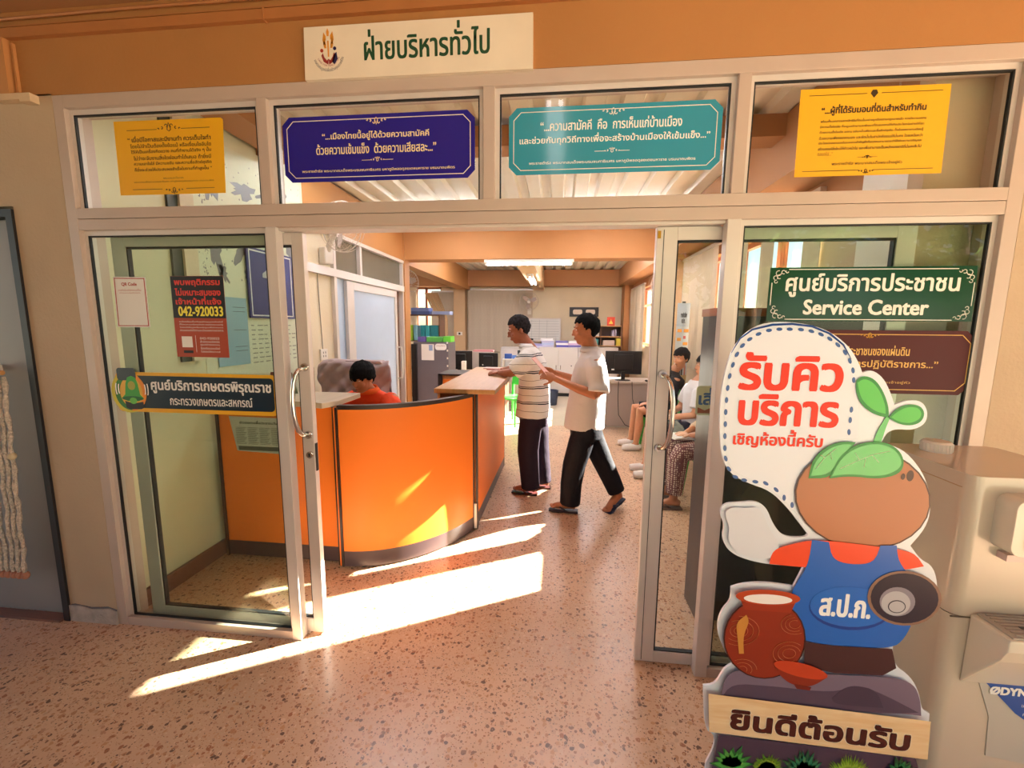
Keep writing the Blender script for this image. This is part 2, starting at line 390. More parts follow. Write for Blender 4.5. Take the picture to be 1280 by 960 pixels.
def leaf(name, x0, x1, sl, sr, zb, hx, hb, side):
    d = struct(name); y0, y1 = .056, .089
    alu_box('stile', d, ALUL, x0, x0 + sl, y0, y1, .01, 2.012); alu_box('stile', d, ALUL, x1 - sr, x1, y0, y1, .01, 2.012)
    alu_box('rail', d, ALUL, x0 + sl, x1 - sr, y0, y1, 1.958, 2.012); alu_box('rail', d, ALUL, x0 + sl, x1 - sr, y0, y1, .01, zb)
    a, b = x0 + sl, x1 - sr
    g = G().box(a, a + .007, y0 + .006, y1 - .006, zb, 1.958).box(b - .007, b, y0 + .006, y1 - .006, zb, 1.958).box(a, b, y0 + .006, y1 - .006, 1.95, 1.958).box(a, b, y0 + .006, y1 - .006, zb, zb + .006)
    obj('gasket', g, GASK, d)
    obj('pane', G().box(a + .002, b - .002, .07, .074, zb, 1.955), GLASSC, d)
    handle(d, hx, 1.065, 1.395, hb)
    return d
dl = leaf('door_1', -1.9, -.92, .072, .056, .085, -.944, -.028, 1)
dr = leaf('door_2', .652, 1.65, .085, .072, .065, .706, .036, -1)
obj('stile_groove', G().box(.680, .6825, .0545, .057, .02, 2.0), GASK, dr)
obj('edge_guide', G().box(.655, .668, .05, .056, 1.965, 1.995), mat('brass guide', 'B8862F', .3, .8), dr)
obj('lock', G().rings([(Vector((-.942, .056, .965)), (.018, 0, 0), (0, 0, .018)), (Vector((-.942, .046, .965)), (.016, 0, 0), (0, 0, .016))], 18), CHROME, dl, smooth='auto')
obj('keyhole', G().box(-.945, -.939, .044, .047, .957, .973), GASK, dl)
obj('lock_plate', G().box(-.9195, -.918, .062, .083, .88, 1.02), GASK, dl)
# grey door on the far left with black jamb
d3 = struct('door_3')
obj('jamb', G().box(-2.365, -2.33, -.012, .1, 0, 2.125).box(-3.25, -2.365, -.012, .1, 2.09, 2.125), mat('black door jamb', '1B181C', .5), d3)
obj('door_leaf', G().box(-3.25, -2.37, .03, .07, .012, 2.088), mat('grey door paint', '8F8B8A', .5, var=.06, scale=2), d3, bevel=.004)
obj('threshold', G().box(-3.25, -2.37, -.03, .03, 0, .012), SKIRT, d3)
# interior left wall
wl_ = struct('wall_left')
GRN = mat('pale green cream paint', 'DAD9BA', .65, var=.03, scale=2)
obj('wall_panel', G().box(-2.2, -2.05, .12, 1.92, 0, 3.0), GRN, wl_)
obj('wall_upper', G().box(-2.2, -2.05, 1.92, 4.45, 2.53, 3.0), ORANGE, wl_)
obj('wall_low_panel', G().box(-2.16, -2.09, 1.95, 2.42, 0, 2.1), CREAM, wl_); obj('wall_high_panel', G().box(-2.16, -2.09, 1.95, 2.42, 2.16, 2.49), CREAM, wl_)
obj('wall_end_post', G().box(-2.2, -2.03, 4.42, 4.62, 0, 3.0), ORANGE, wl_)
obj('pilaster', G().box(-2.05, -2.02, .60, .70, 1.36, 3.0), CREAM, wl_)
obj('dark_strip', G().box(-2.05, -2.035, .53, .60, 1.36, 2.8), mat('dark green grey strip', '3C443C', .6), wl_)  # thin dark green grey box on the wall face
obj('skirting', G().box(-2.05, -2.03,   .12, .70, 0, .1), SKIRT, wl_); obj('skirting', G().box(-2.05, -2.03, .7, 1.92, 0, .1), SKIRT, wl_)
w2 = struct('window_2')                                     # aluminium partition in the left wall
for a, b in ((1.92, 1.95), (2.42, 2.47), (3.02, 3.07), (4.38, 4.42)): alu_box('frame_post', w2, ALUL, -2.13, -2.05, a, b, 2.16 if a == 3.02 else 0, 2.49)
alu_box('rail', w2, ALUL, -2.14, -2.04, 1.92, 4.42, 2.08, 2.16); alu_box('rail', w2, ALUL, -2.14, -2.04, 1.92, 4.42, 2.49, 2.53)
obj('pane', G().box(-2.10, -2.095, 2.47, 3.02, 2.16, 2.49), DKGL, w2); obj('pane', G().box(-2.10, -2.095, 3.07, 4.38, 2.16, 2.49), DKGL, w2)
obj('blue_film_pane', G().box(-2.11, -2.105, 2.47, 2.72, 0, 2.08), mat('pale blue film', 'B9CCE4', .4), w2)
d4 = struct('door_4')
for a, b in ((2.70, 2.86), (4.10, 4.16)): alu_box('stile', d4, ALUL, -2.10, -2.06, a, b, .01, 2.07)
alu_box('rail', d4, ALUL, -2.10, -2.06, 2.86, 4.10, 1.98, 2.07); alu_box('rail', d4, ALUL, -2.10, -2.06, 2.86, 4.10, .01, .12)
obj('frosted_pane', G().box(-2.085, -2.08, 2.86, 4.10, .12, 1.98), FROST, d4)
obj('handle', G().tube([(-2.06, 4.13, 1.28), (-2.0, 4.13, 1.27), (-1.99, 4.13, 1.2), (-1.99, 4.13, .9), (-2.0, 4.13, .83), (-2.06, 4.13, .82)], .01, 8), PLW, d4, smooth=True)
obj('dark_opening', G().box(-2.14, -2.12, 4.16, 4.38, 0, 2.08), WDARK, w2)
# beams
bm = struct('beam_cross', G().box(-4.4, 2.2, 4.45, 4.75, 2.55, 3.0), ORANGE)
struct('beam_front', G().box(-2.05, 2.2, 1.35, 1.55, 2.86, 3.0), BROWNP)
struct('beam_left', G().box(-2.4, -2.1, 4.75, 9.5, 2.52, 3.0), ORANGE); struct('beam_middle', G().box(-.42, -.14, 4.75, 9.5, 2.52, 3.0), TAN)
struct('beam_right', G().box(1.72, 2.06, .12, 9.5, 2.6, 3.0), BROWNP); struct('beam_back', G().box(-4.4, 2.2, 9.25, 9.6, 2.6, 3.0), BROWNP)
struct('beam_near_right', G().box(-1.998, -1.75, .13, 1.35, 2.88, 3.0), BROWNP)
# right wall with window openings
OP = [(1.45, 4.6), (5.6, 8.9)]; ZS, ZH = 1.2, 2.42
w = struct('wall_right')
for a, b in ((.12, OP[0][0]), (OP[0][1], OP[1][0]), (OP[1][1], 9.6)): obj('wall_pier', G().box(2.05, 2.2, a, b, ZS, ZH), BEIGE, w)
obj('wall_lower', G().box(2.05, 2.2, .12, 9.6, 0, ZS), BEIGE, w); obj('wall_upper', G().box(2.05, 2.2, .12, 9.6, ZH, 3.0), BROWNP, w)
obj('pilaster', G().box(1.69, 2.05, .12, .2, 0, 3.0), BEIGE, w); obj('pilaster', G().box(1.95, 2.05, .2, .9, 0, 3.0), WHITE, w)
obj('pilaster', G().box(1.85, 2.05, 9.1, 9.6, 0, 2.6), BROWNP, w); obj('pilaster', G().box(1.9, 2.05, 4.7, 5.5, 0, 2.6), TAN, w)
obj('skirting', G().box(2.03, 2.05, .9, 4.7, 0, .1), SKIRT, w)
def timber_window(name, xs, ys, pane=GLASSC, zs=None, ax='x'):
    zs = zs or (ZS, ZH); wn_ = struct(name)
    for y in ys: obj('mullion', (G().box(xs, xs + .06, y - .03, y + .03, *zs) if ax == 'x' else G().box(y - .03, y + .03, xs, xs + .06, *zs)), WINW, wn_)
    for z in (zs[0], zs[1] - .05): obj('rail', (G().box(xs, xs + .06, ys[0], ys[-1], z, z + .05) if ax == 'x' else G().box(ys[0], ys[-1], xs, xs + .06, z, z + .05)), WINW, wn_)
    for a, b in zip(ys[:-1], ys[1:]): obj('pane', (G().box(xs + .028, xs + .032, a + .03, b - .03, zs[0] + .05, zs[1] - .05) if ax == 'x' else G().box(a + .03, b - .03, xs + .028, xs + .032, zs[0] + .05, zs[1] - .05)), pane, wn_)
    return wn_
timber_window('window_3', 2.12, [1.48, 2.16, 2.95, 3.75, 4.57])
timber_window('window_4', 2.12, [5.63, 6.4, 7.2, 8.0, 8.87])
obj('cross_rail', G().box(2.12, 2.18, 5.63, 8.87, 2.02, 2.07), WINW, bpy.data.objects['window_4'])
# back wall
w = struct('wall_back')
WX = (at(521, 385, Y=9.6).x, at(552, 385, Y=9.6).x)
obj('wall_panel', G().box(-4.4, 2.2, 9.6, 9.75, 0, 1.0), CREAM, w); obj('wall_panel', G().box(WX[1], 2.2, 9.6, 9.75, 1.0, 2.6), CREAM, w)
obj('wall_panel', G().box(-4.4, WX[0], 9.6, 9.75, 1.0, 2.6), CREAM, w); obj('wall_upper', G().box(-4.4, 2.2, 9.6, 9.75, 2.6, 3.1), BROWNP, w)
obj('column', G().box(-2.5, -2.2, 9.3, 9.6, 0, 2.6), TAN, w)
timber_window('window_5', 9.62, [WX[0], at(533, 385, Y=9.6).x, WX[1]], zs=(1.0, 2.6), ax='y'); obj('cross_rail', G().box(WX[0], WX[1], 9.61, 9.69, 1.9, 2.06), WINW, bpy.data.objects['window_5'])
struct('wall_left_back', G().box(-4.55, -4.4, 4.45, 9.75, 0, 3.1), CREAM)
struct('wall_side_room', G().box(-4.4, -2.2, 4.3, 4.45, 0, 3.1), CREAM)
# outside
struct('ground', G().box(-40, 40, -45, 45, -.5, -.4), mat('bright dry ground', '8C8872', .9, var=.12, scale=.4))
struct('wall_corridor_added', G().box(-6, -.4, -3.4, -3.25, 0, 2.96), BEIGE)  # added unseen wall, darkens the corridor and the left glass reflection
struct('corridor_edge', G().box(-6, 7, -3.5, -3.4, -.4, .02), CONC)
for i, xx in enumerate((-.4, 5.2)): struct('corridor_post_%d' % (i + 1), G().box(xx + .01, xx + .22, -3.39, -3.17, 0, 2.96), BEIGE)
# ================================================================== BLINDS
def blind(name, label, kind, p, a0, a1, z0, z1, gaps=(), group=None, step=.085, drape=None):
    """vertical blind: kind 'x' hangs in a plane of constant x, 'y' of constant y"""
    lx, ly = (p, (a0 + a1) / 2) if kind == 'x' else ((a0 + a1) / 2, p)
    r = thing(name, label, 'blind', (lx, ly, z1), group)
    obj('head_rail', G().box(*((p - .02, p + .02, a0, a1) if kind == 'x' else (a0, a1, p - .02, p + .02)), z1 - .035, z1), ALUL, r)
    base = None; a = a0 + step / 2
    while a < a1:
        if not any(g0 <= a <= g1 for g0, g1 in gaps):
            if base is None:
                g = G(); hw = step * .65; g.add([(-hw, -.004, z0 - z1), (hw, .004, z0 - z1), (hw, .004, -.035), (-hw, -.004, -.035), (-hw, -.0025, z0 - z1), (hw, .0055, z0 - z1), (hw, .0055, -.035), (-hw, -.0025, -.035)],
                                  [(0, 1, 2, 3), (5, 4, 7, 6), (0, 3, 7, 4), (1, 5, 6, 2), (3, 2, 6, 7), (0, 4, 5, 1)])
                base = obj('slat', g, SLAT, r, local=True); s = base
            else: s = base.copy(); C.objects.link(s)
            s.location = ((0, a - ly, 0) if kind == 'x' else (a - lx, 0, 0)); s.rotation_euler = (0, 0, (PI / 2 if kind == 'x' else 0) + (random.uniform(-.1, .5) if kind == 'x' else random.uniform(.3, .5)))
        a += step
    return r
blind('vertical_blind', 'pale vertical blind beside the right wall with open gaps letting sun onto the floor', 'x', 2.015, 1.4, 4.66, 1.05, 2.55, gaps=((1.58, 2.04), (2.24, 2.55), (2.68, 2.76), (3.12, 3.38)))
blind('vertical_blind', 'narrow pale vertical blind at the far right window next to the brown column', 'x', 2.01, 7.4, 9.0, .95, 2.5)
blind('vertical_blind', 'wide closed vertical blind on the back wall behind the two dark monitors', 'y', 9.54, -2.15, -.42, .9, 2.55, gaps=((-1.07, -1.03),))
blind('vertical_blind', 'vertical blind pulled over the right half of the back window left of the tan column', 'y', 9.53, at(541, 385, Y=9.6).x, -2.52, .9, 2.5)
blind('vertical_blind', 'vertical blind strip left of the bare window glimpsed beyond the aluminium partition', 'y', 9.53, -4.38, WX[0] - .02, .9, 2.5)
cv = thing('curtain', 'tan curtain drawn diagonally across the bare back window', 'curtain', (-3.5, 9.47, 2.45))
KX = at(541, 372, Y=9.5).x + 3.25; g = G(); n = 14
for k in range(n):
    t0 = k / n; dx = -.02 * math.sin(k * 1.7)
    g.tube([(KX - 3.45 + .35 * t0, 9.48 + .01 * math.sin(k * 2.2), 2.44), (KX - 3.3 + .34 * t0 + dx, 9.48, 2.1), (KX - 3.06 + .22 * t0, 9.48, 1.75), (KX - 3.0 + .16 * t0, 9.48, 1.4), (KX - 3.02 + .2 * t0, 9.48, .02)], .018, 6)
obj('cloth', g, mat('tan curtain cloth', 'CBA880', .85), cv, smooth=True)
# ================================================================== LAMPS
def lamp_fixture(label, x, y, z, L, axis, ntube=1, group=None, tm=None):
    r = thing('fluorescent_lamp', label, 'lamp', (x, y, z), group)
    h = L / 2; q = (lambda a0, a1, b0, b1, c0, c1: G().box(x + a0, x + a1, y + b0, y + b1, z + c0, z + c1)) if axis == 'x' else (lambda a0, a1, b0, b1, c0, c1: G().box(x + b0, x + b1, y + a0, y + a1, z + c0, z + c1))
    obj('housing', q(-h, h, -.03 * ntube, .03 * ntube, 0, .045), PLW, r, bevel=.004)
    for k in range(ntube):
        o = (k - (ntube - 1) / 2) * .07
        a = (x - h + .05, y + o, z - .022) if axis == 'x' else (x + o, y - h + .05, z - .022); b = (x + h - .05, y + o, z - .022) if axis == 'x' else (x + o, y + h - .05, z - .022)
        obj('tube', G().tube([a, b],   .013, 10), tm or TUBE, r, smooth='auto')
        for e in (-1, 1):
            cx = e * (h - .035); obj('socket', q(cx - .015, cx + .015, o - .02, o + .02, -.04, 0), PLW, r)
    return r
lamp_fixture('long lit fluorescent lamp under the orange cross beam', -.2, 4.5, 2.503, 1.3, 'x')
lamp_fixture('short looking twin tube lamp under the middle beam seen end on', -.28, 6.6, 2.473, 1.25, 'y', 2)
lamp_fixture('added twin tube lamp on the ribbed ceiling above the counter, hidden by the blue sign', -1.3, 1.85, 2.953, 1.2, 'x', 2)  # fill lamp added behind the sign to brighten the near bay
lamp_fixture('twin tube lamp on the corridor ceiling above the visitor, mirrored in the teal sign', .2, -1.3, 2.913, 1.25, 'y', 2, tm=TUBE2)
lamp_fixture('added twin tube lamp on the ribbed ceiling, hidden by the teal sign', .55, 1.85, 2.953, 1.2, 'x', 2)  # second added fill lamp for the near bay, out of view
lamp_fixture('added twin tube lamp on the ribbed ceiling before the cross beam, left', -1.1, 3.55, 2.953, 1.25, 'x', 2); lamp_fixture('added twin tube lamp on the ribbed ceiling before the cross beam, right', .9, 3.55, 2.953, 1.25, 'x', 2)  # added pair of fill lamps, kept behind the transom rail
lamp_fixture('added twin tube lamp on the ribbed ceiling beyond the cross beam, over the grey desk', 1.0, 5.6, 2.953, 1.25, 'x', 2); lamp_fixture('added twin tube lamp on the ribbed ceiling beyond the cross beam, over the monitor desk', -1.3, 5.6, 2.953, 1.25, 'x', 2)  # added fill lamps for the back bay, unseen above the beam
lamp_fixture('added twin tube lamp on the back room ceiling right of the middle beam', .8, 6.8, 2.953, 1.25, 'x', 2); lamp_fixture('added twin tube lamp on the back room ceiling left of the middle beam', -1.3, 6.8, 2.953, 1.25, 'x', 2)  # more added fill lamps, brighten the back room unseen
lamp_fixture('added twin tube lamp on the ribbed ceiling over the dark shelf unit', -3.3, 6.8, 2.953, 1.25, 'x', 2)  # added fill lamp for the left part of the back room
# ================================================================== SIGNS
YG = .0285                                        # outer face of the panes
def plate(name, label, cat, pts, y0, th, m, group=None):
    c = (sum(p[0] for p in pts) / len(pts), y0, min(p[1] for p in pts))
    r = thing(name, label, cat, c, group); obj('board', G().prism(pts, y0 - th, y0, 'y'), m, r); return r
def orn(parent, cx, cz, w, y, m, up=1, r=.0016):
    """small symmetrical scroll ornament with two thin lines"""
    g = G()
    for s_ in (-1, 1):
        for (a, b, R, t0, t1) in ((.10, .25, .10, 0, 4.4), (.26, .12, .07, 1, 5.4), (.40, .06, .05, 0, 4)):
            g.tube([(cx + s_ * w * (a + R * .5 * math.cos(t)), y, cz + up * w * (b * .5 + R * .5 * math.sin(t))) for t in [t0 + (t1 - t0) * k / 8 for k in range(9)]], r, 4)
    g.tube([(cx - w * .07, y, cz), (cx, y, cz + up * w * .22), (cx + w * .07, y, cz), (cx, y, cz - up * w * .05), (cx - w * .07, y, cz)], r, 4)
    return obj('ornament', g, m, parent)
def line(parent, x0, x1, z, y, m, w=.002): return obj('rule', G().box(x0, x1, y - .0006, y, z - w / 2, z + w / 2), m, parent)
# main sign board
r = plate('office_sign', 'white wooden sign with large dark green lettering and wheat ear emblem above the entrance', 'sign', [(-.822, 2.606), (.128, 2.603), (.126, 2.803), (-.817, 2.805)], -.001, .018, mat('painted sign board', 'E6D8C4', .5, var=.05, scale=5))
DG = flat('16482F')
letter(r, 'lettering', 'ฝ่ายบริหารทั่วไป', -.56, -.045, 2.668, 2.792, -.0195, DG, bold=.0022, keep=False)
gold = flat('E0922C'); g = G()
for k, (dx, dz) in enumerate(((0, .085), (-.012, .07), (.014, .072), (-.014, .054), (.016, .056), (-.012, .04), (.014, .04))): g.prism([(-.715 + dx + q[0], 2.69 + dz + q[1]) for q in ((-.004, -.008), (.004, -.008), (.006 + dx * .2, .008), (dx * .5, .022), (-.006 + dx * .2, .008))], -.0195, -.019, 'y')
g.prism([(-.718, 2.69), (-.712, 2.69), (-.712, 2.75), (-.718, 2.75)], -.0194, -.019, 'y'); obj('emblem_wheat', g, gold, r)
g = G()
for s_ in (-1, 1):
    g.prism([(-.715 + s_ * q[0], 2.66 + q[1]) for q in ((.002, .0), (.022, .012), (.031, .035), (.024, .045), (.019, .03), (.008, .016), (.0, .022))], -.0198 - .0002 * s_, -.019, 'y')
obj('emblem_figure', g, flat('8E2A2A'), r)
g = G().prism(ell_pts(-.743, 2.714, .007, .007, 12), -.0198, -.019, 'y'); obj('emblem_dot', g, flat('B23A2A'), r)
g = G().prism(ell_pts(-.687, 2.72, .007, .007, 12), -.0198, -.019, 'y').prism([(-.69, 2.66), (-.676, 2.68), (-.68, 2.706), (-.688, 2.7), (-.7, 2.67)], -.02, -.019, 'y'); obj('emblem_dot', g, flat('2A2350'), r)
def arc_text(parent, s_, cx, cz, R, a0, a1, h, y, m):
    P = text_polys(s_); xs = [p[0] for o, hh in P for p in o]; ax, bx = min(xs), max(xs); g = G()
    for o, hs in P:
        loops = [o] + hs; fl = [p for lp in loops for p in lp]; tr = tessellate_polygon([[Vector((p[0], p[1], 0)) for p in lp] for lp in loops])
        vs = []
        for p in fl:
            a = a0 + (a1 - a0) * (p[0] - ax) / (bx - ax); rr = R - p[1] * h; vs.append((cx + rr * math.cos(a), y, cz + rr * math.sin(a)))
        fs = []
        for t in tr:
            A, B, D = [Vector((vs[i][0], vs[i][2], 0)) for i in t]; fs.append(t if (B - A).cross(D - A).z > 0 else (t[0], t[2], t[1]))
        g.add(vs, fs)
    return obj('emblem_motto', g, m, parent)
arc_text(r, 'เกษตรสมบูรณ์เพื่อสร้างคุณภาพชีวิต', -.715, 2.702, .068, math.radians(200), math.radians(345), .016, -.0196, flat('3A2E4A'))
arc_text(r, 'LAND FOR HEALTHY LIFE', -.715, 2.705, .052, math.radians(205), math.radians(338), .010, -.0196, flat('9A3A3A'))
# yellow paper, left transom
INK = flat('3B2A12'); YEL = mat('yellow print paper', 'EBAE12', .5)
r = plate('notice', 'small yellow notice with six lines of brown text in the leftmost transom pane', 'notice', [(-1.787, 2.184), (-1.258, 2.183), (-1.245, 2.493), (-1.255, 2.5), (-1.783, 2.503)], YG, .001, YEL)
ty = YG - .0015
for k, (t, a, b) in enumerate((('“ เมื่อมีโอกาสและมีงานทำ ควรเต็มใจทำ', -1.72, -1.31), ('โดยไม่จำเป็นต้องตั้งข้อแม้ หรือเงื่อนไขอันใด', -1.71, -1.31), ('ไว้ให้เป็นเครื่องกีดขวาง คนที่ทำงานได้จริง ๆ นั้น', -1.71, -1.312), ('ไม่ว่าจะจับงานสิ่งใดย่อมทำได้เสมอ ถ้ายิ่งมี', -1.70, -1.315), ('ความเอาใจใส่ มีความขยัน และความซื่อสัตย์สุจริต', -1.70, -1.315), ('ก็ยิ่งจะช่วยให้ประสบผลสำเร็จในงานที่ทำสูงขึ้น ”', -1.70, -1.315))):
    letter(r, 'text_line', t, a, b, 2.412 - k * .026, 2.434 - k * .026 + (.004 if k == 0 else 0), ty, INK, bold=.0006 if k == 0 else .0003, keep=False)
letter(r, 'text_line', 'พระบรมราโชวาท', -1.56, -1.46, 2.25, 2.259, ty, INK, keep=False); letter(r, 'text_line', 'พระบาทสมเด็จพระบรมชนกาธิเบศร มหาภูมิพลอดุลยเดชมหาราช บรมนาถบพิตร', -1.71, -1.31, 2.234, 2.244, ty, INK, keep=False)
line(r, -1.72, -1.57, 2.462, ty, INK); line(r, -1.45, -1.31, 2.462, ty, INK); orn(r, -1.51, 2.46, .13, ty, INK)
line(r, -1.72, -1.57, 2.207, ty, INK); line(r, -1.45, -1.31, 2.207, ty, INK); orn(r, -1.51, 2.208, .10, ty, INK, -1)
# blue and teal signs
def royal(name, label, x0, x1, z0, z1, m, lines, small, ink, li):
    r = plate(name, label, 'sign', cham(x0, x1, z0, z1, .032), YG, .0012, m)
    obj('border', frame_g(cham(x0 + .02, x1 - .02, z0 + .018, z1 - .018, .03), .0028, ty - .0006, ty), flat('F0E4D4'), r)
    for t, a, b, z, h, bo in lines: letter(r, 'text_line', t, a, b, z, z + h, ty, ink, bold=bo, keep=False)
    letter(r, 'text_line', small[0], small[1], small[2], z0 + .036, z0 + .052, ty, ink, bold=.0002, keep=False)
    cx = (x0 + x1) / 2; orn(r, cx, z1 - .02, .10, ty - .001, li, -1, .002); orn(r, cx, z0 + .082, .07, ty, li); line(r, cx - .07, cx - .03, z0 + .084, ty, li); line(r, cx + .03, cx + .07, z0 + .084, ty, li)
    return r
royal('royal_speech_sign', 'dark blue sign with clipped corners and cream text in a transom pane', -.966, -.113, 2.218, 2.486, mat('blue print', '25218C', .25), [('“...เมืองไทยนี้อยู่ได้ด้วยความสามัคคี', -.785, -.31, 2.383, .042, .0007), ('ด้วยความเข้มแข็ง  ด้วยความเสียสละ...”', -.815, -.28, 2.33, .042, .0007)],
      ('พระราชดำรัส พระบาทสมเด็จพระบรมชนกาธิเบศร มหาภูมิพลอดุลยเดชมหาราช บรมนาถบพิตร', -.885, -.20), flat('F2DCA8'), flat('E8CFA0'))
royal('royal_speech_sign', 'teal sign with clipped corners and white text in a transom pane right of centre', .03, .873, 2.222, 2.482, mat('teal print', '2F93AD', .12), [('“...ความสามัคคี  คือ  การเห็นแก่บ้านเมือง', .16, .72, 2.39, .042, .0007), ('และช่วยกันทุกวิถีทางเพื่อจะสร้างบ้านเมืองให้เข้มแข็ง...”', .075, .83, 2.335, .042, .0006)],
      ('พระราชดำรัส พระบาทสมเด็จพระบรมชนกาธิเบศร มหาภูมิพลอดุลยเดชมหาราช บรมนาถบพิตร', .115, .78), flat('F4F1EA'), flat('E8E8E4'))
# yellow paper, right transom
r = plate('notice', 'yellow notice with a bold italic heading in the rightmost transom pane', 'notice', [(1.158, 2.185), (1.682, 2.186), (1.676, 2.499), (1.153, 2.502)], YG, .001, YEL)
letter(r, 'text_line', '“...ผู้ที่ได้รับมอบที่ดินสำหรับทำกิน', 1.235, 1.60, 2.405, 2.444, ty, INK, bold=.0012, keep=False)
for k, t in enumerate(('พร้อมทั้งเอกสารแสดงสิทธิในที่ดินนั้นอย่างถูกต้องตามกฎหมายแล้ว ควรมีความอดทน', 'มีความตั้งใจจริง ที่จะดูแลรักษาและพัฒนาที่ดินของตนให้เกิดประโยชน์อย่างดีที่สุด', 'ด้วยความตั้งใจจริง อดทน ขยันหมั่นเพียรและซื่อสัตย์สุจริต ทั้งต้องพยายามเรียนรู้', 'ด้วยความเพียรของตนเอง และยึดมั่นในสามัคคีธรรมให้มั่นคง โดยเหนือกว่า', 'ประโยชน์ของตนเองในระยะยาวสำคัญยิ่งคือทุกคนสามารถจะทำให้เกิดความเจริญและ', 'สร้างสรรค์สิ่งใหม่ให้ก้าวหน้าไป และเพื่อสามารถเป็นพลังของชาติที่มั่นคงสืบไป')):
    letter(r, 'text_line', t, 1.235, 1.60 if k else 1.605, 2.378 - k * .0195, 2.392 - k * .0195, ty, INK, bold=.0002, keep=False)
letter(r, 'text_line', 'ตลอดไป...”', 1.235, 1.29, 2.261, 2.275, ty, INK, keep=False); letter(r, 'text_line', 'พระราชดำรัส พระบาทสมเด็จพระเจ้าอยู่หัว', 1.29, 1.54, 2.222, 2.237, ty, INK, bold=.0002, keep=False)
line(r, 1.185, 1.39, 2.478, ty, INK); line(r, 1.44, 1.65, 2.478, ty, INK); obj('ornament', G().prism([(1.415, 2.462), (1.428, 2.478), (1.422, 2.49), (1.408, 2.49), (1.402, 2.478)], ty - .0006, ty, 'y'), INK, r)
line(r, 1.185, 1.39, 2.205, ty, INK); line(r, 1.44, 1.65, 2.205, ty, INK); orn(r, 1.415, 2.205, .06, ty, INK, -1); orn(r, 1.415, 2.25, .04, ty, INK); line(r, 1.38, 1.40, 2.252, ty, INK, .001); line(r, 1.43, 1.45, 2.252, ty, INK, .001)
# papers on the left pane
r = plate('sticker', 'small white sticker with a thin red border and QR Code heading on the left pane', 'sticker', [(-1.882, 1.576), (-1.707, 1.577), (-1.706, 1.813), (-1.877, 1.815)], YG, .0008, PAPER)
RD = flat('B23A34'); obj('border', frame_g([(-1.874, 1.583), (-1.714, 1.584), (-1.713, 1.806), (-1.87, 1.808)], .004, ty - .0005, ty), RD, r)
letter(r, 'lettering', 'QR Code', -1.835, -1.755, 1.768, 1.79, ty, RD, bold=.0008); letter(r, 'text_line', 'การดำเนินคดีปกครองที่ดิน', -1.855, -1.735, 1.748, 1.76, ty, RD, keep=False); letter(r, 'text_line', 'สำนักงานการปฏิรูปที่ดินจังหวัด', -1.85, -1.74, 1.735, 1.744, ty, RD, keep=False)
r = plate('poster', 'black and brick red complaint poster with a yellow phone number on the left pane', 'poster', [(-1.578, 1.437), (-1.306, 1.436), (-1.305, 1.817), (-1.576, 1.817)], YG, .0008, mat('brick red print', 'A8401F', .45))
obj('black_field', G().prism([(-1.577, 1.622), (-1.306, 1.622), (-1.305, 1.816), (-1.576, 1.816)], ty + .0001, ty + .0006, 'y'), flat('120E0E'), r)
RED2 = flat('D8392B')
for k, t in enumerate(('พบพฤติกรรม', 'ไม่เหมาะสมของ', 'เจ้าหน้าที่แจ้ง')): letter(r, 'lettering', t, -1.557, -1.325, 1.769 - k * .0415, 1.802 - k * .0415 + (.004 if k == 2 else 0), ty - .0002, RED2, bold=.0016, keep=False)
letter(r, 'lettering', '042-920033', -1.548, -1.32, 1.632, 1.676, ty - .0002, flat('F2E34A'), bold=.0018, keep=False)
for k, t in enumerate(('คนร้องเรียนเกี่ยวกับพฤติกรรมของเจ้าหน้าที่', 'ที่ไม่เหมาะสมหรือทุจริตประพฤติมิชอบของรัฐ', 'โปรดแจ้งข้อมูลพร้อมหลักฐานเพื่อดำเนินการ', 'ตรวจสอบต่อไปตามระเบียบของทางราชการ')): letter(r, 'text_line', t, -1.55, -1.325, 1.6 - k * .0135, 1.611 - k * .0135, ty, PAPER, keep=False)
obj('blank_white_square', G().box(-1.545, -1.49, ty - .0004, ty, 1.483, 1.535), PAPER, r); obj('black_bar', G().box(-1.54, -1.49, ty - .0004, ty, 1.455, 1.468), flat('120E0E'), r)
for k, t in enumerate(('042-920033', 'สำนักงานจังหวัด', 'ศูนย์ดำรงธรรม', 'ร้องเรียนออนไลน์', 'โปรดแจ้งเบาะแส')): letter(r, 'text_line', t, -1.45, -1.35, 1.521 - k * .0155, 1.532 - k * .0155, ty, PAPER, keep=False, align='l')
obj('divider', G().box(-1.473, -1.4715, ty - .0004, ty, 1.46, 1.54), PAPER, r)
# long agriculture sticker with bell
r = plate('window_sticker', 'long navy sticker with yellow rim and green bell emblem across the left pane', 'sticker', rrect(-1.93, -1.072, 1.158, 1.357, .03), YG, .0008, mat('yellow rim print', 'E8AE28', .3))
NV = mat('navy print', '10293A', .3)
obj('navy_field', G().prism(rrect(-1.86, -1.09, 1.178, 1.34, .02), ty, ty + .0006, 'y'), NV, r)
for pts, c in ((ell_pts(-1.862, 1.256, .094, .103), 'D8C93A'), (ell_pts(-1.856, 1.256, .08, .09), '2C7A2A'), (ell_pts(-1.85, 1.256, .086, .094, 20, -PI / 2, PI / 2), 'F0922A'), (ell_pts(-1.846, 1.256, .062, .075), 'E9B53A')):
    obj('emblem_ring', G().prism(pts, ty - .0012, ty - .0006, 'y'), flat(c), r); ty -= .0004
obj('emblem_cap', G().prism(rrect(-1.915, -1.812, 1.315, 1.377, .015), ty - .001, ty - .0006, 'y'), NV, r); obj('emblem_cap', G().prism([(-1.88, 1.178), (-1.86, 1.17), (-1.80, 1.172), (-1.782, 1.18), (-1.785, 1.21), (-1.84, 1.2), (-1.885, 1.212)], ty - .001, ty - .0006, 'y'), flat('141418'), r)
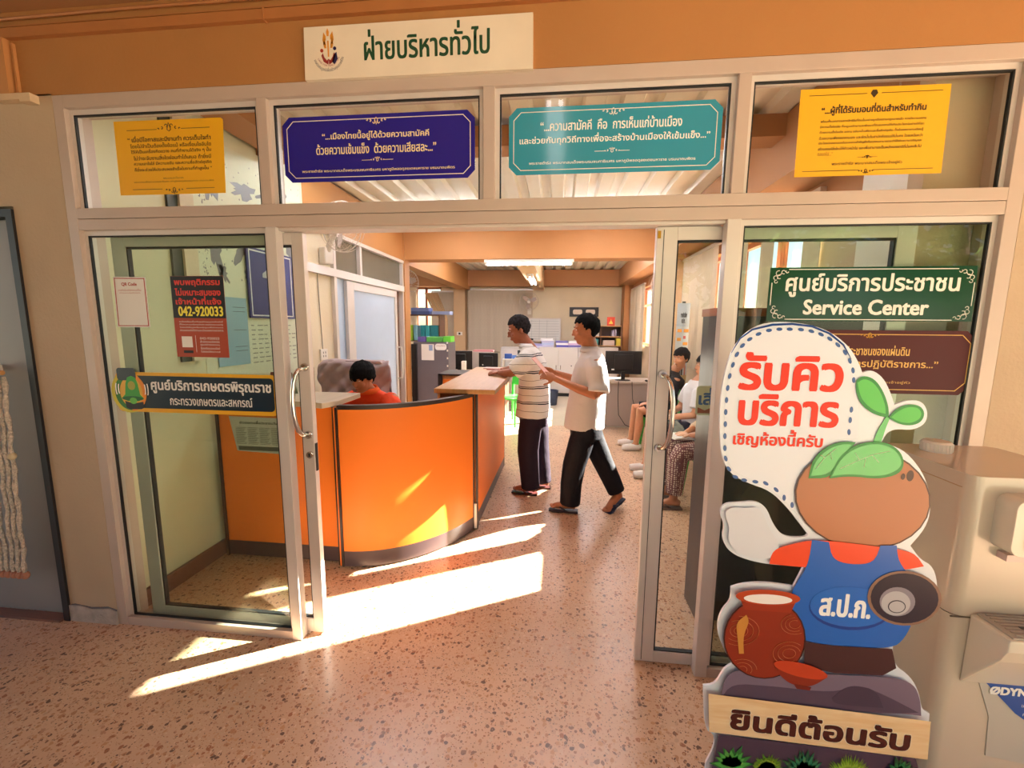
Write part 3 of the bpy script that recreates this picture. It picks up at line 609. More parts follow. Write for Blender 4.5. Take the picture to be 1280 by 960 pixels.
obj('emblem_bell', G().prism([(-1.902, 1.225), (-1.88, 1.245), (-1.872, 1.3), (-1.86, 1.33), (-1.838, 1.338), (-1.816, 1.33), (-1.806, 1.3), (-1.798, 1.245), (-1.778, 1.225), (-1.81, 1.212), (-1.87, 1.212)], ty - .0014, ty - .001, 'y'), flat('3DA63C'), r)
obj('emblem_bell_lip', G().prism(ell_pts(-1.84, 1.225, .058, .012), ty - .0017, ty - .0014, 'y'), flat('1E6A2C'), r); obj('emblem_clapper', G().prism(ell_pts(-1.838, 1.214, .02, .016), ty - .002, ty - .0017, 'y'), flat('6CC04A'), r)
obj('emblem_seal', G().prism(ell_pts(-1.84, 1.29, .02, .022), ty - .002, ty - .0014, 'y'), flat('A7A83C'), r)
for s_ in (-1, 1): obj('emblem_wave', G().tube([(-1.84 + s_ * (.068 + .006 * math.cos(t)), ty - .001, 1.272 + .026 * math.sin(t)) for t in [-1.2 + .3 * k for k in range(9)]], .003, 4).tube([(-1.84 + s_ * (.082 + .006 * math.cos(t)), ty - .001, 1.272 + .03 * math.sin(t)) for t in [-1.2 + .3 * k for k in range(9)]], .003, 4), PAPER, r)
ty = YG - .0015
letter(r, 'lettering', 'ศูนย์บริการเกษตรพิรุณราช', -1.735, -1.105, 1.255, 1.322, ty - .0004, PAPER, bold=.002, keep=False); letter(r, 'lettering', 'กระทรวงเกษตรและสหกรณ์', -1.64, -1.205, 1.198, 1.242, ty - .0004, PAPER, bold=.0008, keep=False)
# right pane signs
r = plate('service_sign', 'dark green sign with white lettering Service Center on the right pane', 'sign', [(1.10, 1.626), (1.862, 1.63), (1.855, 1.843), (1.10, 1.84)], YG, .003, mat('dark green acrylic', '0B3D28', .12)); y = YG - .0035; WL = flat('E6E4DC')
letter(r, 'lettering', 'ศูนย์บริการประชาชน', 1.165, 1.80, 1.725, 1.815, y, WL, bold=.0022, keep=False); letter(r, 'lettering', 'Service Center', 1.24, 1.70, 1.655, 1.712, y, WL, bold=.0026, keep=False)
obj('border', G().box(1.17, 1.79, y - .0005, y, 1.831, 1.834).box(1.17, 1.79, y - .0005, y, 1.633, 1.636).box(1.108, 1.111, y - .0005, y, 1.69, 1.78).box(1.85, 1.853, y - .0005, y, 1.69, 1.78), WL, r)
for sx, cx in ((1, 1.112), (-1, 1.85)):
    for sz, cz in ((1, 1.637), (-1, 1.83)):
        g = G()
        for (a, b, R, t0, t1) in ((.02, .012, .01, 0, 5), (.038, .008, .007, 1, 6), (.01, .03, .008, 2, 7), (.012, .045, .006, 0, 5), (.052, .006, .005, 0, 4), (.024, .026, .008, 1, 5)):
            g.tube([(cx + sx * (a + R * math.cos(t)), y - .0005, cz + sz * (b + R * math.sin(t))) for t in [t0 + (t1 - t0) * k / 8 for k in range(9)]], .0016, 4)
        obj('corner_scroll', g, WL, r)
r = plate('royal_speech_sign', 'maroon sign with gold border half hidden behind the standee', 'sign', cham(1.16, 1.89, 1.337, 1.593, .035), YG, .002, mat('maroon print', '4A1014', .5, spec=.25)); y = YG - .0025; GD = flat('D9A850')
obj('border', frame_g(cham(1.178, 1.872, 1.354, 1.576, .033), .003, y - .0005, y), GD, r)
letter(r, 'text_line', '“...การให้บริการประชาชนของแผ่นดิน', 1.235, 1.655, 1.492, 1.532, y, GD, bold=.0007, keep=False); letter(r, 'text_line', 'เป็นหัวใจของการปฏิบัติราชการ...”', 1.235, 1.765, 1.437, 1.476, y, GD, bold=.0007, keep=False); letter(r, 'text_line', 'พระราชดำรัส พระบาทสมเด็จพระเจ้าอยู่หัว', 1.30, 1.672, 1.375, 1.39, y, GD, keep=False)
orn(r, 1.5, 1.578, .08, y - .001, GD, -1, .002)
# ================================================================== STANDEE
YS = -.535
def b2(px, py): p = at(px, py, Y=YS); return (p.x, max(p.z, .001))
def bp(l): return [b2(*p) for p in l]
def sm(pts, it=2, lim=68):
    for _ in range(it):
        o = []; n = len(pts)
        ang = []
        for i in range(n):
            a, b, c = Vector(pts[i - 1]), Vector(pts[i]), Vector(pts[(i + 1) % n]); u, v = b - a, c - b
            ang.append(0 if u.length < 1e-6 or v.length < 1e-6 else math.degrees(u.angle(v)))
        for i in range(n):
            a, b, c = pts[i - 1], pts[i], pts[(i + 1) % n]
            if ang[i] > lim: o.append(b)
            else: o += [(b[0] + (a[0] - b[0]) * .25, b[1] + (a[1] - b[1]) * .25), (b[0] + (c[0] - b[0]) * .25, b[1] + (c[1] - b[1]) * .25)]
        pts = o
    return pts
OUT = [(958, 402), (1000, 403), (1034, 412), (1060, 431), (1073, 452), (1078, 466), (1090, 462), (1104, 472), (1113, 490), (1118, 506), (1135, 500), (1152, 501), (1160, 514), (1157, 530), (1140, 538), (1120, 536), (1108, 541), (1102, 553), (1128, 561), (1148, 582), (1160, 606), (1164, 636), (1157, 660), (1138, 682), (1150, 699), (1167, 708), (1173, 736), (1165, 764), (1140, 781), (1122, 788), (1115, 806), (1118, 832), (1138, 845), (1149, 866), (1152, 887), (1162, 892), (1157, 946), (1141, 948), (1143, 985), (1140, 1200), (890, 1200), (876, 965), (893, 934), (893, 918), (881, 912), (879, 857), (894, 856), (905, 836), (915, 830), (902, 806), (896, 785), (901, 764), (914, 750), (914, 734), (930, 729), (960, 728), (992, 733), (1000, 718), (1006, 706), (975, 707), (940, 702), (912, 691), (902, 673), (906, 656), (899, 641), (905, 629), (925, 628), (945, 626), (958, 634), (966, 655), (979, 671), (1006, 672), (1010, 668), (1000, 655), (984, 634), (962, 613), (935, 604), (912, 592), (901, 568), (899, 520), (903, 478), (913, 440), (932, 415)]
st = thing('standee', 'life size cutout welcome standee with sprouting seed, brown jar and wooden plank sign', 'standee', (1.15, YS, 0))
obj('board', G().prism(bp(sm(OUT)), YS, YS + .008, 'y'), mat('glossy white foam board', 'E0E3EE', .25, coat=.2), st)
zc = [YS - .0004]
def art(name, pts, col, raw=False, hold=False, m=None):
    if name in ('bubble_field', 'sprout_stem', 'sprout_leaf', 'seed_leaf', 'white_patch', 'blue_sack', 'rock', 'bowl', 'red_band', 'jar_glaze'): pts = sm(pts)
    o = obj(name, G().prism(pts if raw else bp(pts), zc[0] - .0003, zc[0], 'y'), m or mat('glossy print ' + col, col, .3, coat=.1, spec=.3), st)
    if not hold: zc[0] -= .0004
    return o
def pe(cx, cy, a, b, rot=0, n=28, t0=0, t1=2 * PI):
    c, s_ = math.cos(rot), math.sin(rot)
    return [(cx + a * math.cos(t) * c - b * math.sin(t) * s_, cy + a * math.cos(t) * s_ + b * math.sin(t) * c) for t in [t0 + (t1 - t0) * k / n for k in range(n if t1 - t0 > 6.2 else n + 1)]]
art('bubble_field', [(960, 411), (1000, 412), (1030, 421), (1054, 439), (1068, 465), (1073, 500), (1072, 548), (1040, 548), (1018, 570), (1000, 610), (1003, 650), (975, 618), (935, 597), (915, 588), (907, 566), (905, 520), (909, 480), (919, 443), (936, 420)], 'E4E6F2')
dash = [(905 + 1, 560), (906, 545), (906.5, 530), (907, 515), (908, 500), (909.5, 485), (912, 470), (916, 456), (921, 443), (928, 432), (937, 424), (948, 417.5), (961, 413), (974, 411.5), (987, 411.5), (1001, 412), (1014, 414), (1026, 418), (1037, 423.5), (1047, 431), (1056, 440.5), (1062, 451), (1066, 463), (1067, 475), (907, 573), (911, 586), (919, 596), (930, 600), (944, 602), (957, 604), (970, 612), (980, 622), (1064, 512), (1062.5, 525), (1061, 540), (990, 631)]
g = G()
for k, (x, y) in enumerate(dash):
    x2, y2 = dash[k + 1] if k + 1 < len(dash) else (x, y + 5)
    if abs(x2 - x) > 25 or k + 1 == len(dash): x2, y2 = x, y + 5
    a = math.atan2(y2 - y, x2 - x); g.prism(bp(pe(x, y, 3.9, 2.2, a, 10)), zc[0] - .0003, zc[0], 'y')
obj('stitch_dots', g, mat('glossy print 1F4C94', '1F4C94', .2), st)['kind'] = 'stuff'; zc[0] -= .0004
g = G(); g.tube([(lambda q: (q[0], zc[0], q[1]))(b2(*p)) for p in ((914, 441), (925, 423), (940, 412), (965, 406), (990, 405), (1015, 408), (1037, 417), (1054, 431), (1064, 449))], [.0006, .0022, .003, .0034, .0034, .0032, .0028, .002, .0006], 6); obj('bubble_shade_line', g, mat('glossy print 1F4C94', '1F4C94', .2), st); zc[0] -= .0004
RT = mat('glossy print red', 'EA3214', .35, spec=.25)
def blet(t, p0, p1, bold, m=RT, name='lettering', keep=False):
    a = b2(*p0); b = b2(*p1)
    # follow the slight fall of the printed baseline
    return letter(st, name, t, min(a[0], b[0]), max(a[0], b[0]), min(a[1], b[1]), max(a[1], b[1]), zc[0], m, bold=bold, keep=keep)
blet('รับคิว', (924, 486), (1055, 443), .0052); blet('บริการ', (923, 530), (1049, 496), .0046); blet('เชิญห้องนี้ครับ', (916, 558), (1029, 539), .0016)
zc[0] -= .0006
# sprout and seed (plain, no face)
GL = '45B84C'; GD2 = '2E8C3C'
art('sprout_stem', [(1091, 552), (1096, 538), (1103, 527), (1107, 520), (1112, 522), (1107, 533), (1101, 552)], GL, m=mat('glossy print ' + GL, GL, .2, coat=.4))
for pts, c in (([(1068, 476), (1078, 469), (1092, 473), (1103, 488), (1110, 508), (1110, 522), (1098, 520), (1082, 512), (1071, 498)], GD2), ([(1071, 478), (1079, 473), (1090, 477), (1100, 490), (1106, 508), (1106, 517), (1096, 515), (1083, 507), (1074, 495)], '5CC455'), ([(1110, 522), (1117, 512), (1132, 505), (1148, 506), (1155, 515), (1151, 527), (1138, 532), (1122, 530)], GD2), ([(1113, 521), (1120, 514), (1133, 508), (1146, 509), (1151, 516), (1148, 524), (1136, 529), (1122, 527)], '5CC455')): art('sprout_leaf', pts, c)
art('seed_outline', pe(1077, 622, 85, 64, .12), '4A2A20'); art('seed_body', pe(1077, 622, 83, 62, .12), 'B4704A')
for q in ((1136, 594, 4.5, 7, .2), (1127, 595, 2.6, 4, .2)): art('seed_spot', pe(*q, n=14), '4A2418')
for pts, c in (([(1009, 597), (1014, 574), (1030, 558), (1050, 551), (1068, 552), (1050, 575), (1036, 597)], GD2), ([(1012, 594), (1017, 576), (1032, 561), (1050, 554), (1063, 555), (1047, 575), (1034, 592)], GL), ([(1035, 597), (1046, 571), (1068, 554), (1100, 550), (1121, 560), (1129, 577), (1122, 592), (1096, 598), (1060, 594)], GD2), ([(1038, 594), (1049, 572), (1070, 557), (1099, 553), (1118, 562), (1126, 577), (1119, 588), (1095, 595), (1060, 591)], GL)): art('seed_leaf', pts, c)
g = G()
for l in (((1048, 585), (1070, 575), (1090, 567), (1110, 563)), ((1072, 574), (1067, 565)), ((1088, 568), (1096, 577)), ((1080, 571), (1078, 583)), ((1018, 585), (1030, 570), (1043, 560)), ((1029, 571), (1024, 568)), ((1036, 566), (1038, 573))):
    g.tube([(lambda q: (q[0], zc[0], q[1]))(b2(*p)) for p in l], .001, 4)
obj('leaf_vein', g, mat('glossy print D8F0C8', 'D8F0C8', .3), st); zc[0] -= .0004
art('white_patch', [(904, 641), (912, 632), (930, 634), (944, 632), (953, 641), (960, 660), (974, 680), (968, 696), (940, 697), (917, 687), (908, 672), (911, 657)], 'DADAE4')
art('red_band', [(964, 686), (985, 679), (1018, 672), (1100, 682), (1140, 688), (1152, 706), (1120, 712), (1010, 708), (960, 703)], 'EE4A22')
art('blue_sack', [(1013, 673), (1034, 676), (1038, 697), (1060, 704), (1090, 702), (1098, 680), (1118, 680), (1120, 700), (1138, 722), (1140, 770), (1128, 796), (1112, 808), (1060, 806), (1004, 800), (990, 786), (985, 755), (988, 735), (1008, 706)], '2463BE')
art('blue_sack_pocket', pe(1060, 758, 51, 27, .06), '1C3F92'); art('blue_sack_pocket', pe(1060, 756, 50, 25, .06), '2768C4')
blet('ส.ป.ก.', (1022, 766), (1087, 743), .003, mat('glossy print white', 'F2F2F4', .2)); zc[0] -= .0006
art('dark_base', [(1003, 799), (1040, 804), (1112, 808), (1117, 832), (1100, 841), (1040, 838), (1003, 830)], '46282A')
art('horn_bell', pe(1127, 745, 46, 34, .05), '8A6A5A'); art('horn_bell', pe(1127, 745, 42, 31, .05), '2C2434'); art('horn_core', pe(1118, 749, 22, 18), '8C8490'); art('horn_core', pe(1116, 751, 18, 15), 'B6B2B8'); art('horn_core_ring', pe(1117, 755, 11, 8), '2C2434'); art('horn_core_ring', pe(1117, 755, 9.8, 6.9), 'B6B2B8')
# rocks, jar, bowl
art('rock', [(899, 866), (905, 840), (925, 832), (1010, 838), (1112, 842), (1138, 850), (1146, 870), (1147, 890), (1050, 880)], '76667A')
art('rock', [(900, 868), (912, 850), (960, 853), (1040, 862), (1062, 852), (1090, 858), (1144, 886), (1100, 888)], '534458')
art('rock', [(1036, 868), (1050, 856), (1066, 852), (1092, 858), (1100, 880), (1040, 876)], '46384C')
art('jar_body', pe(953, 794, 51, 50), '3E1510'); art('jar_body', pe(953, 794, 49, 48.5), '8E2E18')
art('jar_neck', [(921, 742), (929, 758), (985, 762), (993, 745)], '9A3218'); art('jar_rim', pe(957, 743, 40, 9.5, .05), 'B8441F'); art('jar_inside', pe(957, 745, 30, 6, .05), 'F0E8E6')
g = G()
for (cx, cy, ks) in ((921, 784, (6, 11, 18, 25)), (990, 776, (7, 12, 17)), (983, 812, (8, 14, 20)), (925, 832, (6, 12, 18))):
    for a in ks:
        pp = [p for p in pe(cx, cy, a, a * .72, 0, 24) + [pe(cx, cy, a, a * .72, 0, 24)[0]]]
        seg = []
        for p in pp:
            if ((p[0] - 953) / 47) ** 2 + ((p[1] - 794) / 46) ** 2 < 1: seg.append((lambda q: (q[0], zc[0], q[1]))(b2(*p)))
            else:
                if len(seg) > 2: g.tube(seg, .0008, 4)
                seg = []
        if len(seg) > 2: g.tube(seg, .0008, 4)
obj('jar_ring_pattern', g, mat('glossy print C06A3A', 'C06A3A', .3), st); zc[0] -= .0006
art('jar_glaze', [(917, 774), (930, 764), (934, 772), (926, 790), (927, 812), (921, 812), (919, 790)], 'C8863C')
art('bowl', [(963, 822), (1030, 841), (1016, 850), (1004, 853), (985, 850), (970, 838)], '8A2C18'); art('bowl_inside', pe(997, 832, 34, 8.5, .24), 'C04020'); art('bowl_foot', [(988, 849), (1010, 853), (1008, 857), (992, 855)], '6E2014')
# lower rocks, plank, plants
art('rock_lower', [(896, 912), (1138, 940), (1140, 1190), (893, 1190), (886, 960)], '4E3C50')
art('plank', [(883, 861), (1157, 895), (1153, 942), (884, 908)], 'E9C79A', m=wood_mat('printed plank wood', 'E6BE8E', 'F0D2A6', .25, (2, 1, 14)))
def tilt(x, y, z): return (x, y, z)
a = b2(912, 903); b_ = b2(1130, 880)
s0 = b2(912, 890); s1 = b2(1130, 917); sh = (s1[1] - s0[1]) / (s1[0] - s0[0])
hz = b2(912, 880)[1] - b2(912, 907)[1]
for bb, cc, nm in ((.0075, 'F6E2C4', 'lettering_edge'), (.0048, '4A1812', 'lettering')):
    obj(nm, text_g('ยินดีต้อนรับ', s0[0], s1[0], s0[1] - hz / 2, s0[1] + hz / 2, zc[0], bb, 0, False, lambda x, y, z: (x, y, z + sh * (x - s0[0]))), mat('glossy print ' + cc, cc, .25), st); zc[0] -= .0008
rnd = random.Random(3)
for (cx, cy, R, n_, cA, cB) in ((912, 950, 30, 9, '2E7A34', '4FA848'), (955, 955, 22, 40, '6E9A2C', '93B83A'), (1000, 960, 34, 13, '1E5A3C', '2E7A54'), (1055, 968, 36, 44, '7CA02E', '9CC040'), (1118, 960, 26, 9, '1E5230', '2F7440'), (935, 985, 40, 20, '2E6A34', '4FA848')):
    for q in range(2):
        g = G()
        for k in range(n_):
            a = PI * (k + .5 + rnd.uniform(-.3, .3)) / n_; L = R * rnd.uniform(.75, 1.0) * (1 if q == 0 else .8); w_ = 4.2 if n_ < 20 else 1.6
            dx, dy = math.cos(a), -math.sin(a); px, py = -dy, dx
            g.prism(bp([(cx - px * w_ * .4, cy - py * w_ * .4), (cx + px * w_ * .4, cy + py * w_ * .4), (cx + dx * L * .5 + px * w_, cy + dy * L * .5 + py * w_), (cx + dx * L, cy + dy * L), (cx + dx * L * .5 - px * w_, cy + dy * L * .5 - py * w_)]), zc[0] - .0003, zc[0], 'y')
        obj('printed_plant', g, mat('glossy print ' + (cA, cB)[q], (cA, cB)[q], .25), st); zc[0] -= .0004
obj('foot', G().prism([(YS - .1, 0), (YS + .22, 0), (YS + .22, .02), (YS + .03, .3), (YS + .01, .3), (YS + .008, .02), (YS - .1, .012)], 1.0, 1.012, 'x').prism([(YS + .008, 0), (YS + .22, 0), (YS + .22, .02), (YS + .03, .3), (YS + .01, .3)], 1.3, 1.312, 'x'), mat('glossy white foam board', 'E9E8EA'), st)
# ================================================================== WATER DISPENSER
DX, DY = 1.50, -.50
wd = thing('water_dispenser', 'tall cream plastic water dispenser standing beside the cutout standee', 'water dispenser', (1.7, -.3, 0))
DM = mat('cream dispenser plastic', 'CBBBA9', .22, coat=.3); DM2 = mat('cream dispenser plastic light', 'D8CEBD', .2, coat=.3)
g = G(); g.prism(rrect(1.48, 1.86, -.50, -.13, .035, 5), .03, .72, 'z'); obj('lower_body', g, DM, wd, smooth='auto')
g = G(); g.prism(rrect(1.48, 1.86, -.50, -.13, .035, 5), .722, 1.17, 'z'); obj('upper_body', g, DM, wd, smooth='auto', bevel=.018)
obj('base', G().box(1.5, 1.84, -.48, -.15, 0, .03), BLACK, wd)
obj('side_seam', G().box(1.4785, 1.4805, -.47, -.16, 1.125, 1.127), flat('B0885C'), wd)
obj('tank_cap', G().lathe([(.0, 1.17), (.042, 1.17), (.042, 1.2), (.036, 1.207), (.0, 1.207)], (1.60, -.22, 0), 28), PLW, wd, smooth='auto')
g = G()
for k in range(24): a = 2 * PI * k / 24; g.box(1.60 + .042 * math.cos(a) - .0015, 1.60 + .042 * math.cos(a) + .0015, -.22 + .042 * math.sin(a) - .0015, -.22 + .042 * math.sin(a) + .0015, 1.173, 1.2)
obj('cap_ribs', g, PLW, wd)
g = G().prism(rrect(1.55, 1.83, .955, 1.125, .03, 5), -.56, -.49, 'y'); obj('tap_panel', g, DM2, wd, smooth='auto', bevel=.012)
obj('tap_face', G().prism(rrect(1.59, 1.83, .96, 1.12, .03, 5), -.572, -.56, 'y'), DM2, wd, smooth='auto', bevel=.004)
obj('control_window', G().box(1.65, 1.8, -.5735, -.572, .985, 1.035), flat('C9D4D6', .2), wd); obj('indicator', G().prism(ell_pts(1.66, 1.07, .02, .012), -.5735, -.572, 'y'), flat('4FA3C4'), wd)
letter(wd, 'brand_letters', 'ØDYNA', 1.615, 1.7, 1.092, 1.106, -.5735, flat('1A2A5A'), bold=.0006)
obj('tap', G().tube([(1.66, -.535, .965), (1.66, -.535, .925)], [.014, .010], 12), PLW, wd, smooth='auto'); obj('tap', G().tube([(1.76, -.535, .965), (1.76, -.535, .925)], [.014, .010], 12), PLW, wd, smooth='auto')
obj('cup_guard', G().box(1.575, 1.82, -.53, -.5, .925, .945), mat('pink clear plastic', 'D8B4AE', .15), wd)
g = G().prism([(-.62, .70), (-.6, .655), (-.5, .5), (-.5, .735), (-.62, .735)], 1.53, 1.83, 'x'); obj('drip_housing', g, DM2, wd, bevel=.014)
g = G().box(1.545, 1.815, -.612, -.505, .735, .74)
for k in range(7): g.box(1.56, 1.8, -.604 + k * .0145, -.599 + k * .0145, .74, .744)
obj('drip_tray', g, mat('grey tray plastic', 'A89E92', .4), wd); obj('drip_hole', G().box(1.6, 1.63, -.575, -.565, .744, .7455), BLACK, wd)
obj('door_seam', G().box(1.476, 1.86, -.503, -.499, .7195, .7225), flat('5A4A40'), wd)
obj('label_plate', G().prism([(1.575, .535), (1.86, .52), (1.86, .22), (1.64, .25), (1.63, .39)], -.503, -.5, 'y'), flat('B9B2A8'), wd)
obj('label_print', G().prism([(1.582, .53), (1.86, .515), (1.86, .30), (1.70, .41)], -.5045, -.503, 'y'), flat('1A4C9C'), wd)
letter(wd, 'brand_letters', 'ØDYNA', 1.605, 1.76, .472, .497, -.5055, PAPER, bold=.002); letter(wd, 'label_text', 'เครื่องทำน้ำเย็น', 1.68, 1.84, .435, .452, -.5055, PAPER); letter(wd, 'label_text', 'คุณภาพมาตรฐาน', 1.72, 1.84, .4, .415, -.5055, PAPER)
# ================================================================== MACRAME
mc = thing('macrame_hanging', 'cream and red braided cord hanging with tassel ends at the far left edge', 'wall hanging', (-2.45, -.06, .27))
obj('rod', G().tube([(-2.8, -.06, 1.35), (-2.44, -.06, 1.35)], .012, 8), WTOP, mc); obj('rod_bracket', G().box(-2.6, -2.57, -.072, .03, 1.35, 1.38), PLW, mc)
CORD = mat('braided cream cord', 'D9C9B8', .9, var=.25, scale=90, bump=.8, bscale=120)
for k in range(7):
    x = -2.488 - k * .034; o = None
    pts = [(x + (.05 if k < 3 else .0) * (1 - j / 24) , -.06 + .004 * math.sin(j * 1.3), 1.33 - j * (1.04 / 24)) for j in range(25)]
    o = obj('cord', G().tube(pts, [.0115 if j % 2 else .0075 for j in range(25)], 7), CORD, mc, smooth=True)
    obj('tassel_end', G().ell((x, -.06, .285), (.017, .017, .022)), mat('salmon tassel cord', 'B98068', .9, bump=.5), o, smooth=True)
obj('bead', G().ell((-2.455, -.062, .93), (.017, .017, .02)), mat('cream bead', 'CDB994', .5), mc, smooth=True)

# ================================================================== COUNTER
# plan outline of the front panels
ARC = []
P0, P1 = Vector((-1.125, .655)), Vector((-.375, 1.27))
for k in range(17):
    t = k / 16; c1, c2 = Vector((-.78, .66)), Vector((-.50, .93))
    p = P0 * (1 - t) ** 3 + c1 * 3 * t * (1 - t) ** 2 + c2 * 3 * t * t * (1 - t) + P1 * t ** 3; ARC.append((p.x, p.y))
def band(path, th, z0, z1):
    L = [Vector(p) for p in path]; off = []
    for i, p in enumerate(L):
        d = (L[min(i + 1, len(L) - 1)] - L[max(i - 1, 0)]).normalized(); off.append(p + Vector((-d.y, d.x)) * th)
    g = G(); n = len(L); vs = []
    for q in (L, off):
        for z in (z0, z1): vs += [(p.x, p.y, z) for p in q]
    # index: 0 outer low, n outer high, 2n inner low, 3n inner high
    fs = []
    for i in range(n - 1):
        j = i + 1; fs += [(i, j, n + j, n + i), (2 * n + j, 2 * n + i, 3 * n + i, 3 * n + j), (n + i, n + j, 3 * n + j, 3 * n + i), (j, i, 2 * n + i, 2 * n + j)]
    fs += [(0, n, 3 * n, 2 * n), (n - 1, 3 * n - 1, 4 * n - 1, 2 * n - 1)]
    return g.add(vs, fs)
CX0 = -1.995
ct = thing('reception_counter', 'curved bright orange reception counter with dark plinth and black edge strips', 'counter', (-1, 1, 0))
obj('curved_panel', band(ARC, .03, .115, 1.065), LAMO, ct, smooth='auto'); obj('plinth', band(ARC, .028, .01, .115), KICK, ct, smooth='auto'); obj('rim', band(ARC, .045, 1.065, 1.092), BLKT, ct, smooth='auto')
obj('straight_panel', G().box(CX0, -1.165, .705, .73, .115, 1.065), LAMO, ct); obj('plinth', G().box(CX0, -1.165, .707, .728, .01, .115), KICK, ct)
obj('straight_panel', G().prism([(-.355, 1.3), (-.33, 2.83), (-.36, 2.83), (-.385, 1.3)], .115, 1.065, 'z'), LAMO, ct); obj('plinth', G().prism([(-.357, 1.3), (-.332, 2.83), (-.358, 2.83), (-.383, 1.3)], .01, .115, 'z'), KICK, ct)
obj('straight_panel', G().box(-.62, -.36, 2.80, 2.83, .01, 1.065), LAMO, ct)
for (x0, x1, y0, y1) in ((-1.165, -1.15, .665, .7), (-1.135, -1.12, .645, .69), (-.385, -.37, 1.262, 1.29), (-.362, -.345, 1.285, 1.31), (-.345, -.33, 2.815, 2.835), (CX0, -1.98, .69, .71)): obj('corner_strip', G().box(x0, x1, y0, y1, .01, 1.08), BLKT, ct)
obj('corner_strip', G().box(-1.15, -1.135, .655, .68, .01, 1.08), LAMO, ct)
obj('chrome_kick_cap', G().box(-.378, -.352, 1.268, 1.30, .02, .22), ALUL, ct)
obj('foot', G().lathe([(.018, 0), (.018, .012)], (-.42, 1.25, 0), 12), BLACK, ct); obj('foot', G().lathe([(.018, 0), (.018, .012)], (-1.0, .69, 0), 12), BLACK, ct)
obj('counter_top', G().prism([(-.66, 1.21), (-.2, 1.21), (-.2, 2.9), (-.66, 2.9)], 1.095, 1.13, 'z'), WTOP, ct, bevel=.004)
obj('counter_top', G().prism([(CX0, .71), (-1.25, .62), (-1.19, .60), (-1.14, .70), (-1.14, 1.02), (CX0, 1.02)], 1.08, 1.115, 'z'), WGREY, ct, bevel=.004)
obj('inner_side', G().box(-.66, -.64, 1.3, 2.8, .4, 1.09), mat('beige laminate inside', 'C8A070', .4), ct)
for z in (.75,): obj('work_surface', G().prism([(CX0, .74), (-1.16, .74), (-.86, .82), (-.6, 1.08), (-.5, 1.3), (-.5, 2.8), (-1.0, 2.8), (-1.0, 1.5), (-1.3, 1.3), (CX0, 1.3)], z, z + .03, 'z'), WTOP, ct)
# newspaper taped on the panel, small things on the counter
nw = thing('newspaper_cutting', 'grey newspaper page taped on the orange straight panel behind the left glass', 'newspaper', (-1.72, .702, .75))
obj('sheet', G().prism([(-1.862, .757), (-1.50, .742), (-1.495, .985), (-1.905, .99)], .7015, .703, 'y'), mat('newsprint', 'C4C6BC', .8), nw)
NI = flat('55584F')
letter(nw, 'headline', 'ข่าวเกษตรเพื่อประชาชนวันนี้', -1.83, -1.55, .942, .965, .701, NI, bold=.001, keep=False)
for c_ in range(4):
    g = G()
    for k in range(14): g.box(-1.86 + c_ * .083, -1.785 + c_ * .083 - (k % 4) * .006, .7005, .701, .915 - k * .0085, .9185 - k * .0085)
    obj('text_column', g, flat('8A8C82'), nw)
obj('news_photo', G().box(-1.85, -1.53, .7005, .701, .762, .79), NI, nw)
bx = thing('desk_calendar', 'brick red and green folding desk calendar standing on the pale counter top', 'calendar', (-1.66, .85, 1.115))
obj('cover', G().prism([(.80, 1.116), (.86, 1.27), (.865, 1.27), (.806, 1.116)], -1.70, -1.55, 'x'), flat('9A4A34'), bx); obj('back', G().prism([(.92, 1.116), (.862, 1.27), (.868, 1.27), (.926, 1.116)], -1.70, -1.55, 'x'), flat('6E7A4A'), bx)
tg = thing('paper_tray', 'flat white paper tray lying on the pale counter top', 'tray', (-1.85, .8, 1.115)); obj('tray', G().box(-1.98, -1.78, .75, .95, 1.116, 1.14), PLW, tg, bevel=.004)
for nm, lb, x0, x1, y0, y1, z0, h, m in (('pen', 'small red pen lying on the oak counter top near the far end', -.5, -.36, 2.62, 2.63, 1.13, .009, flat('B23A34')), ('booklet', 'thin pink booklet lying on the oak counter top', -.55, -.36, 2.7, 2.85, 1.13, .008, flat('C79A90'))):
    tag(obj(nm, G().box(x0, x1, y0, y1, z0, z0 + h), m, bevel=.002), lb, nm)
# ================================================================== LEFT WALL ITEMS
mu = thing('mural_poster', 'large white wall poster with grey stencilled halftone pattern and small text', 'poster', (-2.047, 1.3, 1.1))
obj('sheet', G().box(-2.049, -2.047, .72, 1.88, 1.1, 2.8), mat('mural paper', 'DDE0C6', .7), mu)
GI = flat('77767A'); rr = random.Random(11)
g = G()
def blob(cy, cz, a, b, n=14, jag=.35, seed=0, rot=0):
    q = random.Random(seed); pts = []
    for k in range(n):
        t = 2 * PI * k / n; s_ = 1 + q.uniform(-jag, jag); u, v = a * s_ * math.cos(t), b * s_ * math.sin(t); pts.append((cy + u * math.cos(rot) - v * math.sin(rot), cz + u * math.sin(rot) + v * math.cos(rot)))
    return pts
for k, (cy, cz, a, b, ro) in enumerate(((.86, 2.13, .05, .17, .2), (.93, 1.94, .035, .06, .5), (1.12, 2.12, .05, .10, -.5), (1.2, 1.98, .05, .09, -.4), (1.30, 1.84, .06, .08, -.3), (1.28, 2.1, .03, .07, .7), (1.42, 2.0, .06, .13, .3), (1.02, 2.3, .09, .07, .3), (1.3, 2.38, .16, .05, .2), (1.62, 2.42, .12, .06, -.2), (1.52, 2.62, .16, .05, .3), (1.18, 2.55, .12, .05, .1), (1.72, 2.2, .07, .14, .2), (.86, 2.5, .06, .1, .2))):
    g.prism(blob(cy, cz, a, b, 22, .45, k, ro), -2.047, -2.0462, 'x')
obj('stencil_shape', g, GI, mu)['kind'] = 'stuff'
g = G()
